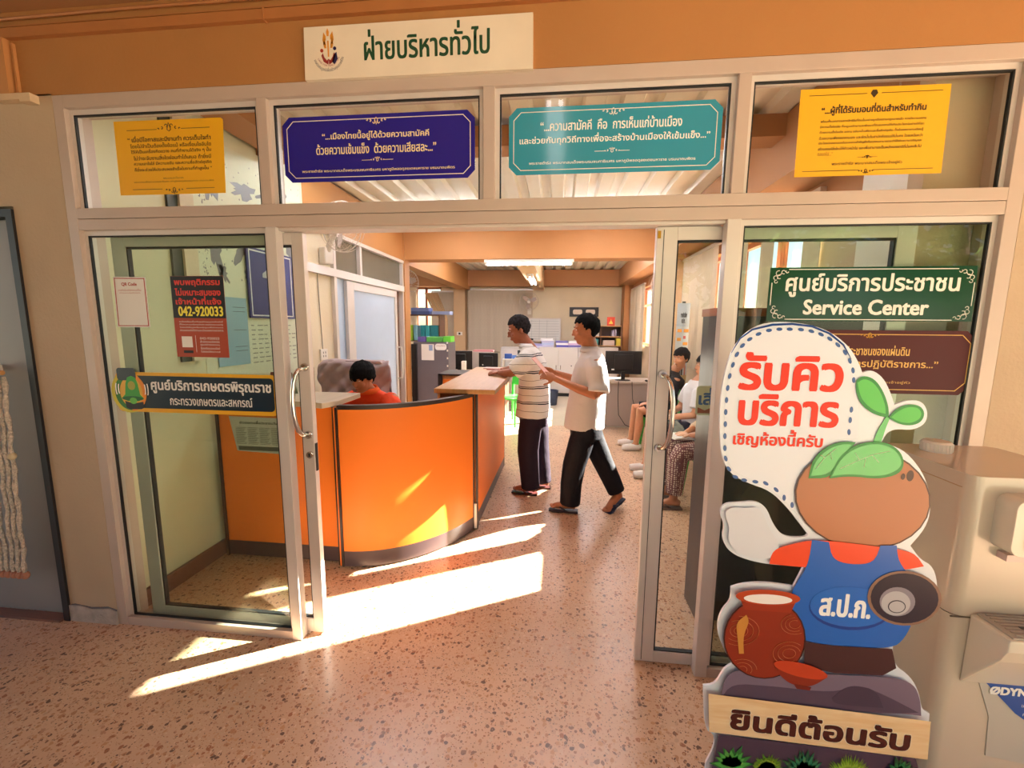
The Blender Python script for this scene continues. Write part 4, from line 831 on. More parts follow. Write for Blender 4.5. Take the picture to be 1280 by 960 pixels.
for k in range(240):
    cy = rr.uniform(.74, 1.86); cz = rr.uniform(1.86, 2.76)
    if rr.random() < .45: cy = .76 + abs(rr.gauss(0, .03)) + (cz - 1.86) * .03
    a = rr.uniform(.002, .007); g.prism([(cy - a, cz), (cy, cz - a), (cy + a, cz), (cy, cz + a * 1.6)], -2.047, -2.0464, 'x')
obj('halftone_dots', g, GI, mu)['kind'] = 'stuff'
g = G()
for k in range(9):
    for j in range(9):
        if rr.random() < .85: g.box(-2.047, -2.0464, 1.16 + j * .07, 1.16 + j * .07 + rr.uniform(.03, .062), 1.58 - k * .035, 1.588 - k * .035)
obj('printed_text', g, flat('8A8A80'), mu)['kind'] = 'stuff'
n1 = thing('number_sign', 'dark blue number 1 sign with a white border hanging on the mural wall', 'sign', (-2.03, 1.42, 1.64))
obj('board', G().box(-2.04, -2.028, 1.14, 1.68, 1.64, 2.16), flat('1A1A6A'), n1)
obj('border', G().box(-2.028, -2.0275, 1.16, 1.66, 1.655, 1.665).box(-2.028, -2.0275, 1.16, 1.66, 2.135, 2.145).box(-2.028, -2.0275, 1.16, 1.17, 1.655, 2.145).box(-2.028, -2.0275, 1.65, 1.66, 1.655, 2.145), PAPER, n1)
obj('numeral', G().prism([(1.30, 1.95), (1.30, 1.98), (1.38, 2.03), (1.44, 2.03), (1.44, 1.72), (1.38, 1.72), (1.38, 1.95)], -2.028, -2.027, 'x'), flat('B8B8BC'), n1)
bp_ = thing('blue_chart', 'pale blue paper chart with faint lines hanging beside the number sign', 'paper', (-2.03, .9, 1.3)); obj('sheet', G().box(-2.044, -2.041, .82, 1.12, 1.30, 1.78), flat('8FB4C4'), bp_)
g = G(); [g.box(-2.041, -2.0405, .98, 1.1, z, z + .004) for z in (1.4, 1.43, 1.55, 1.68, 1.71)]; obj('ruled_line', g, flat('4A5A60'), bp_)
sh = thing('wall_shelf', 'small dark brown shelf board low on the wall behind the left glass', 'shelf', (-2.0, .62, 1.13)); obj('board', G().prism([(.30, 1.13), (.62, 1.13), (.62, 1.16), (.30, 1.19)], -2.048, -1.96, 'x'), WDARK, sh); obj('hook', G().tube([(-1.99, .5, 1.13), (-1.99, .5, 1.1), (-1.985, .505, 1.09)], .006, 8), CHROME, sh)
def fan(name_label, loc, R, face, group='wall fans', tilt=.25):
    """wall fan facing local -y, then turned"""
    r = thing('wall_fan', name_label, 'fan', (0, 0, 0), group)
    M = Matrix.Rotation(tilt, 3, 'X')
    T = lambda v: M @ Vector(v)
    g = G()
    for q, (rr_, yy) in enumerate(((R, 0), (R * .97, -.05), (R * .97, .05), (R * .45, -.085), (R * .2, -.09), (R * .55, .085))): g.tube([T((rr_ * math.cos(2 * PI * k / 28), yy, rr_ * math.sin(2 * PI * k / 28))) for k in range(29)], .0045 if q == 0 else .0022, 5)
    for k in range(30):
        a = 2 * PI * k / 30; c_, s_ = math.cos(a), math.sin(a)
        g.tube([T((R * .12 * c_, -.09, R * .12 * s_)), T((R * .6 * c_, -.078, R * .6 * s_)), T((R * c_, 0, R * s_)), T((R * .6 * c_, .08, R * .6 * s_)), T((R * .2 * c_, .085, R * .2 * s_))], .0013, 3, False)
    obj('cage', g, mat('fan cage wire', 'C8B9AC', .35, .2), r, local=True)
    for k in range(3):
        a = 2 * PI * k / 3 + .4; pts = []
        g = G(); ca, sa = math.cos(a), math.sin(a)
        def q(u, v, w): return T((ca * u - sa * v, w, sa * u + ca * v))
        top = [q(.03, -.02, -.015), q(R * .45, -R * .25, -.03), q(R * .82, -R * .18, -.03), q(R * .85, R * .1, 0), q(R * .5, R * .2, .02), q(.03, .02, .015)]
        bot = [v + T((0, .003, 0)) for v in top]
        g.add(top + bot, [(0, 1, 2, 3, 4, 5), (11, 10, 9, 8, 7, 6)] + [(i, i + 6, (i + 1) % 6 + 6, (i + 1) % 6) for i in range(6)])
        obj('blade', g, mat('smoky fan blade', 'B0A098', .25), r, local=True)
    g = G(); g.rings([(T((0, y_, 0)), T((rr_, 0, 0)), T((0, 0, rr_))) for y_, rr_ in ((-.1, .01), (-.095, .035), (-.07, .04), (.03, .045), (.06, .055), (.14, .05), (.16, .02))], 18); obj('motor', g, PLW, r, True and 'auto', local=True)
    obj('neck', G().tube([(0, .1, -.02), (0, .15, -.09), (0, .2, -.17), (0, .24, -.22)], [.03, .028, .03, .032], 10), PLW, r, smooth=True, local=True)
    obj('wall_plate', G().box(-.05, .05, .2, .29, -.33, -.17), PLW, r, bevel=.012, local=True)
    r.location = loc; r.rotation_euler = (0, 0, face); return r
fan('large cream wall fan over the partition, its lower half seen in the doorway', (-1.80, 2.16, 2.51), .23, PI / 2 - .35)
fan('small wall fan on the cream back wall above the whiteboard', (-.52, 9.30, 2.22), .24, 0)
fan('wall fan on the right wall seen in outline beside the sliding door stile', (1.78, 5.1, 2.17), .23, -PI / 2 + .25)
fan('wall fan with a white hub behind the partition end at left', (-2.35, 5.3, 2.30), .23, .5)
ou = thing('power_outlet', 'white double socket on the cream partition panel below a thin cable', 'socket', (-2.08, 2.2, 1.25)); obj('plate', G().box(-2.09, -2.075, 2.14, 2.27, 1.24, 1.35), PLW, ou, bevel=.004)
obj('slot', G().box(-2.0755, -2.0745, 2.18, 2.19, 1.27, 1.29).box(-2.0755, -2.0745, 2.22, 2.23, 1.27, 1.29).box(-2.0755, -2.0745, 2.18, 2.19, 1.305, 1.325).box(-2.0755, -2.0745, 2.22, 2.23, 1.305, 1.325), BLACK, ou)
tag(obj('cable', G().tube([(-2.082, 2.19, 1.35), (-2.083, 2.17, 1.8), (-2.083, 2.16, 2.08)], .004, 5), PLG and flat('8E8478')), 'thin grey cable running down the partition panel to the double socket', 'cable')
o2 = thing('wall_switch', 'small cream switch box on the tan column of the back wall', 'switch', (-2.4, 9.29, 1.3)); obj('plate', G().box(-2.42, -2.27, 9.28, 9.3, 1.33, 1.42), PLW, o2, bevel=.004); obj('rocker', G().box(-2.37, -2.32, 9.275, 9.28, 1.35, 1.4), BLACK, o2)
vt = thing('vent_grille', 'dusty louvred air vent high in the corner above the right transom', 'vent', (1.9, .5, 2.55))
obj('frame', G().box(1.72, 1.95, .34, .37, 2.50, 2.72), PLW, vt, bevel=.008)
for k in range(5): obj('louvre', G().box(1.735, 1.935, .325, .34, 2.525 + k * .037, 2.54 + k * .037), PLW, vt)
# ================================================================== OFFICE FURNITURE
def cab(name, label, cat, x0, x1, y0, y1, h, m, doors=2, group=None):
    r = thing(name, label, cat, ((x0 + x1) / 2, (y0 + y1) / 2, 0), group)
    obj('body', G().box(x0, x1, y0 + .02, y1, .08, h - .025), m, r); obj('plinth', G().box(x0 + .01, x1 - .01, y0 + .04, y1, 0, .08), BLACK, r); obj('top', G().box(x0, x1, y0, y1, h - .025, h), m, r)
    w_ = (x1 - x0) / doors
    for k in range(doors):
        d_ = obj('door', G().box(x0 + k * w_ + .004, x0 + (k + 1) * w_ - .004, y0, y0 + .018, .09, h - .03), m, r, bevel=.003)
        hx = x0 + (k + 1) * w_ - .05 if k % 2 == 0 else x0 + k * w_ + .05
        obj('handle', G().box(hx - .006, hx + .006, y0 - .02, y0, h * .55, h * .55 + .1), CHROME, d_)
    return r
CABW = mat('white cabinet laminate', 'C9BFB9', .4)
for k, lb in enumerate(('white two door low cabinet left of the older man', 'white two door low cabinet between the two standing men', 'white two door low cabinet behind the younger man')):
    cab('low_cabinet', lb, 'cabinet', -1.05 + k * .88, -.18 + k * .88, 7.82, 8.3, 1.12 if k else 1.1, CABW, 2, 'low cabinets')
rs = random.Random(5)
def box_thing(name, lb, cat, x, y, z, sx, sy, sz, m, rz=0, group=None):
    r = obj(name, G().box(x - sx / 2, x + sx / 2, y - sy / 2, y + sy / 2, z, z + sz, rz, (x, y, 0)), m, bevel=.004); return tag(r, lb, cat, group)
LIL = ('B4B0CC', '8C88B8', 'A8B4D4', '6E66A8', 'C4A8C8', 'E4E0E4')
def folder(lb, x, y, z, col, w=.3, d=.24, h=.035, rz=0, group=None):
    r = thing('document_folder', lb, 'folder', (x, y, z), group)
    obj('cover', G().box(-w / 2, w / 2, -d / 2, d / 2, 0, .004).box(-w / 2, w / 2, -d / 2, d / 2, h - .004, h).box(-w / 2, w / 2, -d / 2, -d / 2 + .004, .004, h - .004).box(-w / 2, -w / 2 + .004, -d / 2, d / 2, .004, h - .004), flat(col), r, local=True); obj('pages', G().box(-w / 2 + .006, w / 2 - .01, -d / 2 + .006, d / 2 - .006, .005, h - .005), PAPER, r, local=True)
    r.rotation_euler = (0, 0, rz); return r
z = 1.12
for j, (x, cols) in enumerate(((.0, ('B4B0CC', 'A8B4D4', 'B4B0CC', 'E4E0E4')), (.34, ('4A46A0', 'E4E0E4', '6E66A8')), (.62, ('6E66A8', 'C4A8C8', 'E4E0E4')), (-.24, ('B4B0CC', '8C88B8')), (.95, ('C490B0', 'E4E0E4')))):
    zz = z if x > -.18 else 1.1
    pn = ('left end pile beside the older man', 'middle pile', 'third pile', 'pile right behind the older man', 'pile by the bookcase')[(1, 2, 3, 0, 4)[j]] if False else ('second pile from the left', 'middle pile', 'fourth pile from the left', 'leftmost pile', 'rightmost pile')[j]
    for k, c_ in enumerate(cols):
        lv = 'topmost' if k == len(cols) - 1 else ('lowest', 'second lowest', 'third lowest')[k]
        folder('%s folder, %s in the %s on the low cabinets' % ({'B4B0CC': 'lilac', 'A8B4D4': 'pale blue', 'E4E0E4': 'white', '4A46A0': 'dark violet blue', '6E66A8': 'violet', 'C4A8C8': 'pink lilac', '8C88B8': 'grey violet', 'C490B0': 'rose'}[c_], lv, pn), x + rs.uniform(-.01, .01), 8.05, zz + .001 + k * .047, c_, .28, .24, .045, rs.uniform(-.12, .12), 'folders piled on the low cabinets')
# whiteboard
wb = thing('whiteboard', 'white planning board with faint ruled grid on the back wall', 'whiteboard', (-.3, 9.48, 1.2))
A = at(641, 398, Y=9.47); B = at(700, 427, Y=9.47)
obj('panel', G().box(A.x, B.x, 9.47, 9.49, B.z, A.z), mat('whiteboard enamel', 'DCDAD6', .25), wb); obj('frame', frame_g([(A.x, B.z), (B.x, B.z), (B.x, A.z), (A.x, A.z)], .025, 9.46, 9.495), ALUL, wb)
g = G(); [g.box(A.x + .03, B.x - .03, 9.4685, 9.47, zz, zz + .006) for zz in [B.z + .06 + k * (A.z - B.z) / 9 for k in range(8)]]; [g.box(xx, xx + .006, 9.4685, 9.47, B.z + .03, A.z - .03) for xx in [A.x + .1 + k * .2 for k in range(5)]]; obj('grid_line', g, flat('9A9C9E'), wb)
obj('eraser', G().box(A.x + .38, A.x + .55, 9.445, 9.468, B.z + .03, B.z + .075), BLACK, wb)
A = at(712, 384, Y=9.57); B = at(748, 396, Y=9.57)
ph = thing('photo_frame', 'black double picture frame with two pale rounded openings on the back wall', 'picture frame', ((A.x + B.x) / 2, 9.58, B.z))
obj('panel', G().box(A.x, B.x, 9.56, 9.59, B.z, A.z), BLACK, ph)
for k in range(2): cx = A.x + (.28 + .44 * k) * (B.x - A.x); obj('opening', G().prism(rrect(cx - .12, cx + .12, B.z + .06, A.z - .06, .04), 9.555, 9.56, 'y'), flat('E8D8C8'), ph)
# bookcase
A = at(742, 407, Y=8.4); B = at(776, 440, Y=8.4)
bc = thing('bookcase', 'brown open bookcase with dark back behind the younger man', 'bookcase', (1.4, 8.5, 0))
bx0, bx1 = A.x - .12, B.x
for a_, b_ in ((bx0, bx0 + .02), (A.x + .16, A.x + .18), (bx1 - .02, bx1)): obj('side_panel', G().box(a_, b_, 8.35, 8.65, 0, A.z), WDARK, bc)
for zz in (.02, .45, .82, 1.13, 1.345, A.z - .02): obj('shelf', G().box(bx0 + .02, bx1 - .02, 8.35, 8.65, zz, zz + .02), WTOP, bc)
obj('back_panel', G().box(bx0, bx1, 8.65, 8.66, 0, A.z), mat('dark back board', '5A4A4C', .6), bc)
for k, (px, w_, h_, z_, c_, lb) in enumerate(((A.x + .02, .05, .2, 1.366, 'E6E2DC', 'white binder upright on the upper shelf of the brown bookcase, left'), (A.x + .08, .05, .2, 1.366, 'DAD6D0', 'off white binder upright on the upper shelf of the brown bookcase, second'), (A.x + .43, .05, .14, 1.366, 'A49AB0', 'mauve file upright on the upper shelf beside the case side'), (A.x + .49, .04, .16, 1.366, '8E8498', 'grey mauve file upright at the right end of the upper shelf'),
        (A.x + .0, .12, .15, 1.15, '3E8C8A', 'teal box file on the middle shelf of the brown bookcase'), (A.x + .22, .28, .12, 1.15, 'C8B0A4', 'wide pinkish box lying on the middle shelf'), (A.x + .53, .12, .17, 1.15, 'D8C84A', 'yellow box file at the right end of the middle shelf'), (A.x + .25, .16, .08, .84, 'B8B4B0', 'grey white box on the lowest visible shelf of the bookcase'))):
    box_thing('file_box' if 'box' in lb else 'binder', lb, 'box' if 'box' in lb else 'binder', px + w_ / 2, 8.47, z_ + .001, w_ * .95, .2, h_, flat(c_))
A = at(759, 396, Y=8.45)
rd = thing('red_plaque', 'small red plaque with a golden emblem standing on top of the bookcase', 'plaque', (A.x + .08, 8.1, 1.6)); zt = at(742, 407, Y=8.4).z
obj('board', G().box(A.x, A.x + .18, 8.44, 8.46, zt, zt + .2), flat('C43A22'), rd); obj('emblem', G().prism([(A.x + .04, zt + .04), (A.x + .14, zt + .04), (A.x + .12, zt + .09), (A.x + .1, zt + .11), (A.x + .09, zt + .17), (A.x + .08, zt + .11), (A.x + .06, zt + .09)], 8.436, 8.44, 'y'), flat('E8C85A'), rd)
# grey steel cabinet at the partition end
gc = thing('steel_cabinet', 'tall dark grey steel filing cabinet at the end of the aluminium partition', 'cabinet', (-1.7, 4.9, 0))
obj('body', G().box(-2.0, -1.44, 4.64, 5.1, 0, 1.33), DGREY, gc, bevel=.004); obj('dark_side', G().box(-2.02, -1.94, 4.6, 4.64, .0, 1.3), BLACK, gc)
obj('paper_notice', G().box(-1.87, -1.67, 4.636, 4.64, 1.05, 1.3), PAPER, gc); obj('round_label', G().prism(rrect(-1.65, -1.47, 1.21, 1.31, .04), 4.636, 4.64, 'y'), PAPER, gc)
letter(gc, 'label_text', 'งานบริหาร', -1.63, -1.49, 1.265, 1.29, 4.6355, flat('8A3A3A')); obj('blue_print', G().box(-1.75, -1.69, 4.6355, 4.636, 1.2, 1.29), flat('8AA0C8'), gc)
g = G(); [g.box(-1.465, -1.445, 4.632, 4.64, zz, zz + .03) for zz in [.35 + .12 * k for k in range(9)]]; obj('vent_holes', g, PLW, gc)
for k, (x0, w_, c_, lb) in enumerate(((-1.96, .14, '6A5AA0', 'violet folder standing on the grey steel cabinet'), (-1.82, .26, '5AA84A', 'green wire tray of papers on the grey steel cabinet'), (-1.55, .13, '6ACB3A', 'lime green box on the grey steel cabinet, right end'))): box_thing('storage_box' if k else 'document_folder', lb, 'box' if k else 'folder', x0 + w_ / 2, 4.85, 1.331, w_ * .95, .25, .08 if k != 2 else .09, flat(c_))
# shelf unit behind it
su = thing('shelf_unit', 'dark brown shelf unit with turquoise binders behind the grey steel cabinet', 'shelf', (-2.3, 5.8, 0))
for a_, b_ in ((-2.55, -2.53), (-1.86, -1.84)): obj('side_panel', G().box(a_, b_, 5.6, 5.95, 0, 1.78), WDARK, su)
for zz in (.3, .8, 1.3, 1.76): obj('shelf', G().box(-2.53, -1.86, 5.6, 5.95, zz, zz + .02), WDARK, su)
for k, (x0, c_, nm) in enumerate(((-2.42, '9AC83A', 'lime green'), (-2.33, '8CC4D8', 'light blue'), (-2.2, '2E9AA8', 'turquoise'), (-2.11, '38A8B4', 'bright turquoise'), (-2.02, '2E8C9C', 'deep turquoise'), (-1.95, '1E7A88', 'dark teal'))): box_thing('binder', nm + ' binder standing in the dark shelf unit behind the steel cabinet', 'binder', x0 + .035, 5.72, 1.3215, .07, .2, .27, flat(c_), 0, 'binders in the dark shelf unit')
for k, (x0, w_, z_, c_, lb) in enumerate(((-2.38, .36, 1.78, '4A5A8C', 'lower blue box file on top of the dark shelf unit, left'), (-2.38, .34, 1.84, '6A7AAC', 'upper blue box file on top of the dark shelf unit, left'), (-2.0, .34, 1.78, '8C98BC', 'pale blue file lying on top of the dark shelf unit, right'))): box_thing('box_file', lb, 'box', x0 + w_ / 2, 5.75, z_, w_ * .95, .25, .058, flat(c_))
# monitors and desks
def desk(label, x0, x1, y0, y1, h, m, front=True, mt=None):
    r = thing('desk', label, 'desk', ((x0 + x1) / 2, (y0 + y1) / 2, 0)); obj('desktop', G().box(x0, x1, y0, y1, h - .03, h), mt or WTOP, r, bevel=.003)
    for a_, b_ in ((x0 + .02, x0 + .05), (x1 - .05, x1 - .02)): obj('side_panel', G().box(a_, b_, y0 + .03, y1 - .03, 0, h - .03), m, r)
    if front: obj('front_panel', G().box(x0 + .05, x1 - .05, y0 + .03, y0 + .05, .06, h - .03), m, r)
    return r
def monitor(label, x, y, z, w, h, rz=0, group=None):
    r = thing('monitor', label, 'monitor', (x, y, z), group)
    obj('screen_back', G().box(-w / 2, w / 2, -.02, .015, .1, .1 + h), BLACK, r, local=True, bevel=.008); obj('bulge', G().box(-w / 4, w / 4, -.05, -.02, .16, .05 + h), BLACK, r, local=True, bevel=.01)
    obj('neck', G().box(-.03, .03, -.03, 0, .01, .14), BLACK, r, local=True); obj('base', G().rings([(Vector((0, 0, 0)), (.12, 0, 0), (0, .09, 0)), (Vector((0, 0, .012)), (.11, 0, 0), (0, .08, 0))], 20), BLACK, r, local=True); obj('sticker', G().box(-w * .32, -w * .2, -.022, -.02, .16, .18), PAPER, r, local=True)
    r.rotation_euler = (0, 0, rz); return r
desk('grey fronted office desk at the right behind the younger man', .93, 1.88, 4.75, 5.35, .76, mat('grey laminate', 'A0928A', .5), mt=mat('grey laminate top', 'B4A698', .4))
monitor('large black monitor seen from behind on the right hand grey desk', 1.27, 4.95, .76, .56, .36)
cb = thing('monitor_cable', 'black cables hanging down the front of the right hand grey desk', 'cable', (1.3, 4.74, 0)); obj('cord', G().tube([(1.18, 4.74, .765), (1.18, 4.735, .5), (1.2, 4.735, .25), (1.3, 4.73, .1), (1.5, 4.7, .01)], .006, 6), BLACK, cb); obj('cord', G().tube([(1.38, 4.74, .765), (1.4, 4.735, .5), (1.46, 4.735, .3)], .005, 6), BLACK, cb)
tag(obj('computer_mouse', G().ell((1.62, 4.85, .775), (.03, .05, .016)), BLACK, smooth=True), 'black mouse lying on the right hand grey desk', 'mouse')
box_thing('paper_stack', 'small white paper stack beside the mouse on the grey desk', 'paper', 1.76, 4.92, .76, .15, .2, .03, PAPER, .2)
desk('dark desk carrying two black monitors beyond the oak counter', -1.75, -.62, 5.35, 6.0, .72, WDARK)
monitor('black monitor partly hidden by the grey steel cabinet', -1.48, 5.55, .72, .46, .33, .1); monitor('black monitor on the dark desk beyond the oak counter', -.96, 5.55, .74, .34, .28, -.05)
box_thing('printer', 'boxy light grey printer between the two black monitors', 'printer', -1.24, 6.6, .72, .4, .35, .36, flat('B8ACA4')); 
desk('back desk under the window with printer and folders', -2.0, -.3, 6.35, 7.0, .72, mat('grey laminate', 'A0928A'))
folder('pink folder lying on the boxy grey printer', -1.22, 6.6, 1.08, 'D08A90', .4, .26, .03); 
for k, (x, y, z_, sx, sz, c_, nm) in enumerate(((-.72, 6.5, .95, .14, .1, '2A4A8C', 'dark blue jar'), (-.60, 6.5, .95, .08, .07, '4A6AAC', 'blue cup'), (-.48, 6.5, .95, .11, .17, '1C1A20', 'black speaker box'), (-.36, 6.5, .95, .08, .08, 'C85A7A', 'pink cup'))): box_thing('desk_item', nm + ' on the raised shelf of the back desk', nm.split()[-1] if 'box' not in nm else 'speaker', x, y, z_, sx, .08, sz, flat(c_))
r = thing('desk_riser', 'white raised shelf on the back desk carrying cups and a speaker', 'shelf', (-.5, 6.5, .72)); obj('board', G().box(-.82, -.2, 6.38, 6.62, .93, .95), PLW, r); obj('side_panel', G().box(-.82, -.8, 6.38, 6.62, .72, .93), PLW, r); obj('side_panel', G().box(-.22, -.2, 6.38, 6.62, .72, .93), PLW, r)
for k, (x, sx, sz, c_, nm) in enumerate(((-.68, .06, .12, 'D8A85A', 'orange bottle'), (-.58, .07, .16, 'E4A878', 'peach coloured bottle'), (-.42, .1, .17, '8CB8DC', 'light blue file'), (-.31, .08, .15, 'B8CCE4', 'pale file'))): box_thing('bottle' if 'bottle' in nm else 'file', nm + ' under the raised shelf of the back desk', nm.split()[-1], x, 6.45, .72, sx, .06, sz, flat(c_))
box_thing('white_box', 'upright white box beside the grey steel cabinet in front of the monitor', 'box', -1.37, 5.42, .72, .07, .1, .26, PAPER)
lo = thing('drawer_unit', 'orange fronted side desk with dark frame behind the oak counter', 'drawer unit', (-1.0, 3.4, 0))
obj('body', G().box(-1.2, -.7, 3.3, 3.75, 0, .98), WTOP, lo); obj('front_panel', G().box(-1.16, -.74, 3.285, 3.3, .1, .93), LAMO, lo); obj('frame', G().box(-1.22, -1.17, 3.27, 3.3, 0, 1.0), BLKT, lo); obj('top', G().box(-1.22, -.68, 3.27, 3.78, .98, 1.0), BLKT, lo)
for k, (x, y, sx, c_, nm) in enumerate(((-1.25, 5.42, .12, 'C8B06A', 'yellowish paper bundle'), (-1.13, 5.4, .07, 'C89A3A', 'ochre paper bag'))): box_thing('bundle', nm + ' lying between the two black monitors', 'bundle', x, y, .72, sx, .12, .06 + .03 * k, flat(c_), .2)
bk = thing('waste_bin', 'dark blue round bin on the floor behind the older man', 'bin', (.1, 6.6, 0)); obj('bucket', G().lathe([(.0, 0), (.11, 0), (.14, .3), (.13, .3), (.1, .02), (0, .02)], (.14, 6.8, 0), 20), flat('2E3450'), bk, smooth='auto')
# green stools / chairs
def green_chair(label, x, y, rz, back=True):
    r = thing('plastic_chair', label, 'chair', (x, y, 0), 'green plastic chairs')
    obj('seat', G().prism(rrect(-.2, .2, -.2, .2, .05), .42, .45, 'z'), PLG, r, bevel=.008, local=True)
    for sx in (-1, 1):
        for sy in (-1, 1): obj('leg', G().rings([(Vector((sx * .2, sy * .2, 0)), (.016, 0, 0), (0, .016, 0)), (Vector((sx * .165, sy * .165, .43)), (.022, 0, 0), (0, .022, 0))], 8), PLG, r, smooth='auto', local=True)
    if back:
        obj('backrest', G().prism([(-.19, .62), (.19, .62), (.17, .82), (-.17, .82)], .17, .19, 'y'), PLG, r, bevel=.008, local=True)
        for sx in (-1, 1): obj('back_post', G().box(sx * .17 - .02, sx * .17 + .02, .17, .195, .44, .66), PLG, r, local=True)
    r.rotation_euler = (0, 0, rz); return r
green_chair('green plastic chair standing beyond the far end of the oak counter', -.45, 5.0, -.6)
green_chair('green plastic chair under the man in the black shirt', 1.60, 3.8, -PI / 2)
green_chair('green plastic chair under the hidden person in the middle of the row', 1.66, 2.75, -PI / 2)
green_chair('green plastic chair under the person in patterned trousers', 1.66, 2.03, -PI / 2)
# dark display board by the right glass
db = thing('display_board', 'tall dark grey display board with red brown top rail just inside the right pane', 'board', (1.4, .5, 0))
DB = mat('dark grey board', '2E2C30', .35)
obj('panel', G().box(1.045, 1.72, .41, .61, 0, 1.655), DB, db); obj('edge', G().box(1.037, 1.045, .41, .61, 0, 1.655), mat('dark edge laminate', '3C3436', .35), db); obj('top_rail', G().box(1.033, 1.73, .40, .62, 1.655, 1.695), mat('red brown rail', 'A0562E', .4), db)
obj('knob', G().rings([(Vector((1.05, .40, 1.675)), (.008, 0, 0), (0, 0, .008)), (Vector((1.05, .392, 1.675)), (.007, 0, 0), (0, 0, .007))], 10), PLW, db)
sg = thing('small_sign', 'small cream sign with blue Thai letters hanging on the dark board', 'sign', (1.03, .42, 1.15))
obj('plate', G().prism(rrect(.955, 1.22, 1.155, 1.305, .015), .375, .38, 'y'), flat('C8C4A4'), sg); letter(sg, 'lettering', 'เสี่ยง', .97, 1.13, 1.21, 1.295, .3745, flat('2A5A9C'), bold=.003, keep=False); obj('red_mark', G().prism([(.965, 1.165), (1.03, 1.165), (1.03, 1.195), (1.0, 1.18), (.965, 1.195)], .3745, .375, 'y'), flat('A04A2A'), sg); obj('cord', G().tube([(1.05, .385, 1.30), (1.1, .395, 1.66), (1.15, .385, 1.30)], .0025, 5), BLACK, sg)
# roll-up banner
A = at(850, 379, Y=4.1); B = at(879, 470, Y=4.1)
rb = thing('roll_up_banner', 'light blue roll up banner with orange bars against the right wall behind the seated man', 'banner', (1.9, 4.2, 0)); x0, x1, z1 = 1.79, 2.045, A.z; x0 = 1.80
def bnx(u, v, d=0): return (x0 + u * (1.975 - x0), 4.05 + u * .04 - d, v * z1)
g = G(); g.add([bnx(0, .12), bnx(1, .12), bnx(1, 1), bnx(0, 1)], [(0, 1, 2, 3)]); obj('sheet', g, flat('AFC3DC'), rb)
def bq(name, u0, u1, v0, v1, col, d=.002): g = G(); g.add([bnx(u0, v0, d), bnx(u1, v0, d), bnx(u1, v1, d), bnx(u0, v1, d)], [(0, 1, 2, 3)]); return obj(name, g, flat(col), rb)
bq('lower_field', 0, 1, .12, .5, 'C8A878', .001); bq('pale_field', 0, 1, .5, .84, 'BFD0E0', .001)
for (u0, u1, v0) in ((.1, .45, .8), (.6, .98, .8), (.1, .42, .74), (.58, .95, .71), (.55, .85, .65), (.08, .4, .62)): bq('orange_bar', u0, u1, v0, v0 + .022, 'DE9A3A')
bq('red_bar', .58, .78, .755, .775, 'B8545A'); bq('white_field', 0, .4, .35, .47, 'E4E2DC'); bq('red_line', 0, .5, .475, .485, 'C05A4A')
for k, (u, c_) in enumerate(((.12, 'D8D4CC'), (.3, 'D8D4CC'), (.45, '3A3A40'), (.62, '3A3A40'), (.85, 'C88078'))): g = G(); g.add([bnx(u - .07, .5, .003), bnx(u + .07, .5, .003), bnx(u + .06, .56, .003), bnx(u, .585, .003), bnx(u - .06, .56, .003)], [(0, 1, 2, 3, 4)]); obj('printed_figure', g, flat(c_), rb)
def bnt(x, y, z): return bnx(x, z, .003)
for t, u0, u1, v0, v1 in (('การคัดเลือก', .3, .78, .905, .935), ('สปก.', .38, .66, .865, .895)):
    gg = text_g(t, u0, u1, v0, v1, 0, .004, 0, False, lambda x, y, z: bnx(x, z, .003)); obj('lettering', gg, flat('3A3450'), rb)
obj('clip', G().box(x0 + .06, x0 + .1, 4.04, 4.06, z1, z1 + .02), BLACK, rb); obj('base', G().box(x0, 1.97, 4.05, 4.25, 0, .1), ALUL, rb); obj('pole', G().tube([(x0 + .09, 4.12, .1), (x0 + .09, 4.09, z1)], .01, 6), ALUL, rb)
# chair behind the counter, draped with a jacket
oc = thing('office_chair', 'high backed office chair draped with a mauve grey jacket behind the counter', 'chair', (-1.6, 1.95, 0))
obj('backrest', G().prism([(-1.93, .55), (-1.36, .55), (-1.32, .9), (-1.36, 1.22), (-1.42, 1.25), (-1.9, 1.23), (-1.95, 1.15), (-1.97, .9)], 1.98, 2.06, 'y'), BLACK, oc, bevel=.02)
obj('seat', G().box(-1.9, -1.38, 1.45, 1.98, .44, .52), BLACK, oc, bevel=.03); obj('column', G().tube([(-1.64, 1.72, .1), (-1.64, 1.72, .45)], .03, 10), CHROME, oc)
for k in range(5): a = 2 * PI * k / 5 + .3; obj('leg', G().tube([(-1.64, 1.72, .1), (-1.64 + .28 * math.cos(a), 1.72 + .28 * math.sin(a), .05)], [.025, .018], 8), BLACK, oc); obj('caster', G().ell((-1.64 + .28 * math.cos(a), 1.72 + .28 * math.sin(a), .03), (.03, .03, .03)), BLACK, oc, smooth=True)
jk = thing('jacket', 'mauve grey jacket hung over the back of the office chair', 'jacket', (-1.64, 1.95, .8))
g = G(); nx, nz = 46, 26; vs = []
def jz(u, v): return .02 * math.sin(u * 9 + v * 7) * v + .014 * math.sin(u * 25 - v * 12) * v + .016 * abs(math.sin((u * 1.3 + v) * 11)) - .01
for j in range(nz):
    for i in range(nx):
        u = i / (nx - 1); v = j / (nz - 1)
        x = -1.985 + u * .66 + .02 * math.sin(v * 6) * (1 if u > .5 else -1) - (.03 * v if u < .2 else 0) + (.05 * v * u)
        vs.append((x, 1.955 - .03 * math.sin(u * PI) - jz(u, v) - (.0 if v > .08 else (0.08 - v) * -.6), 1.262 - .02 * abs(u - .5) - v * .42 + .02 * math.sin(u * 7)))
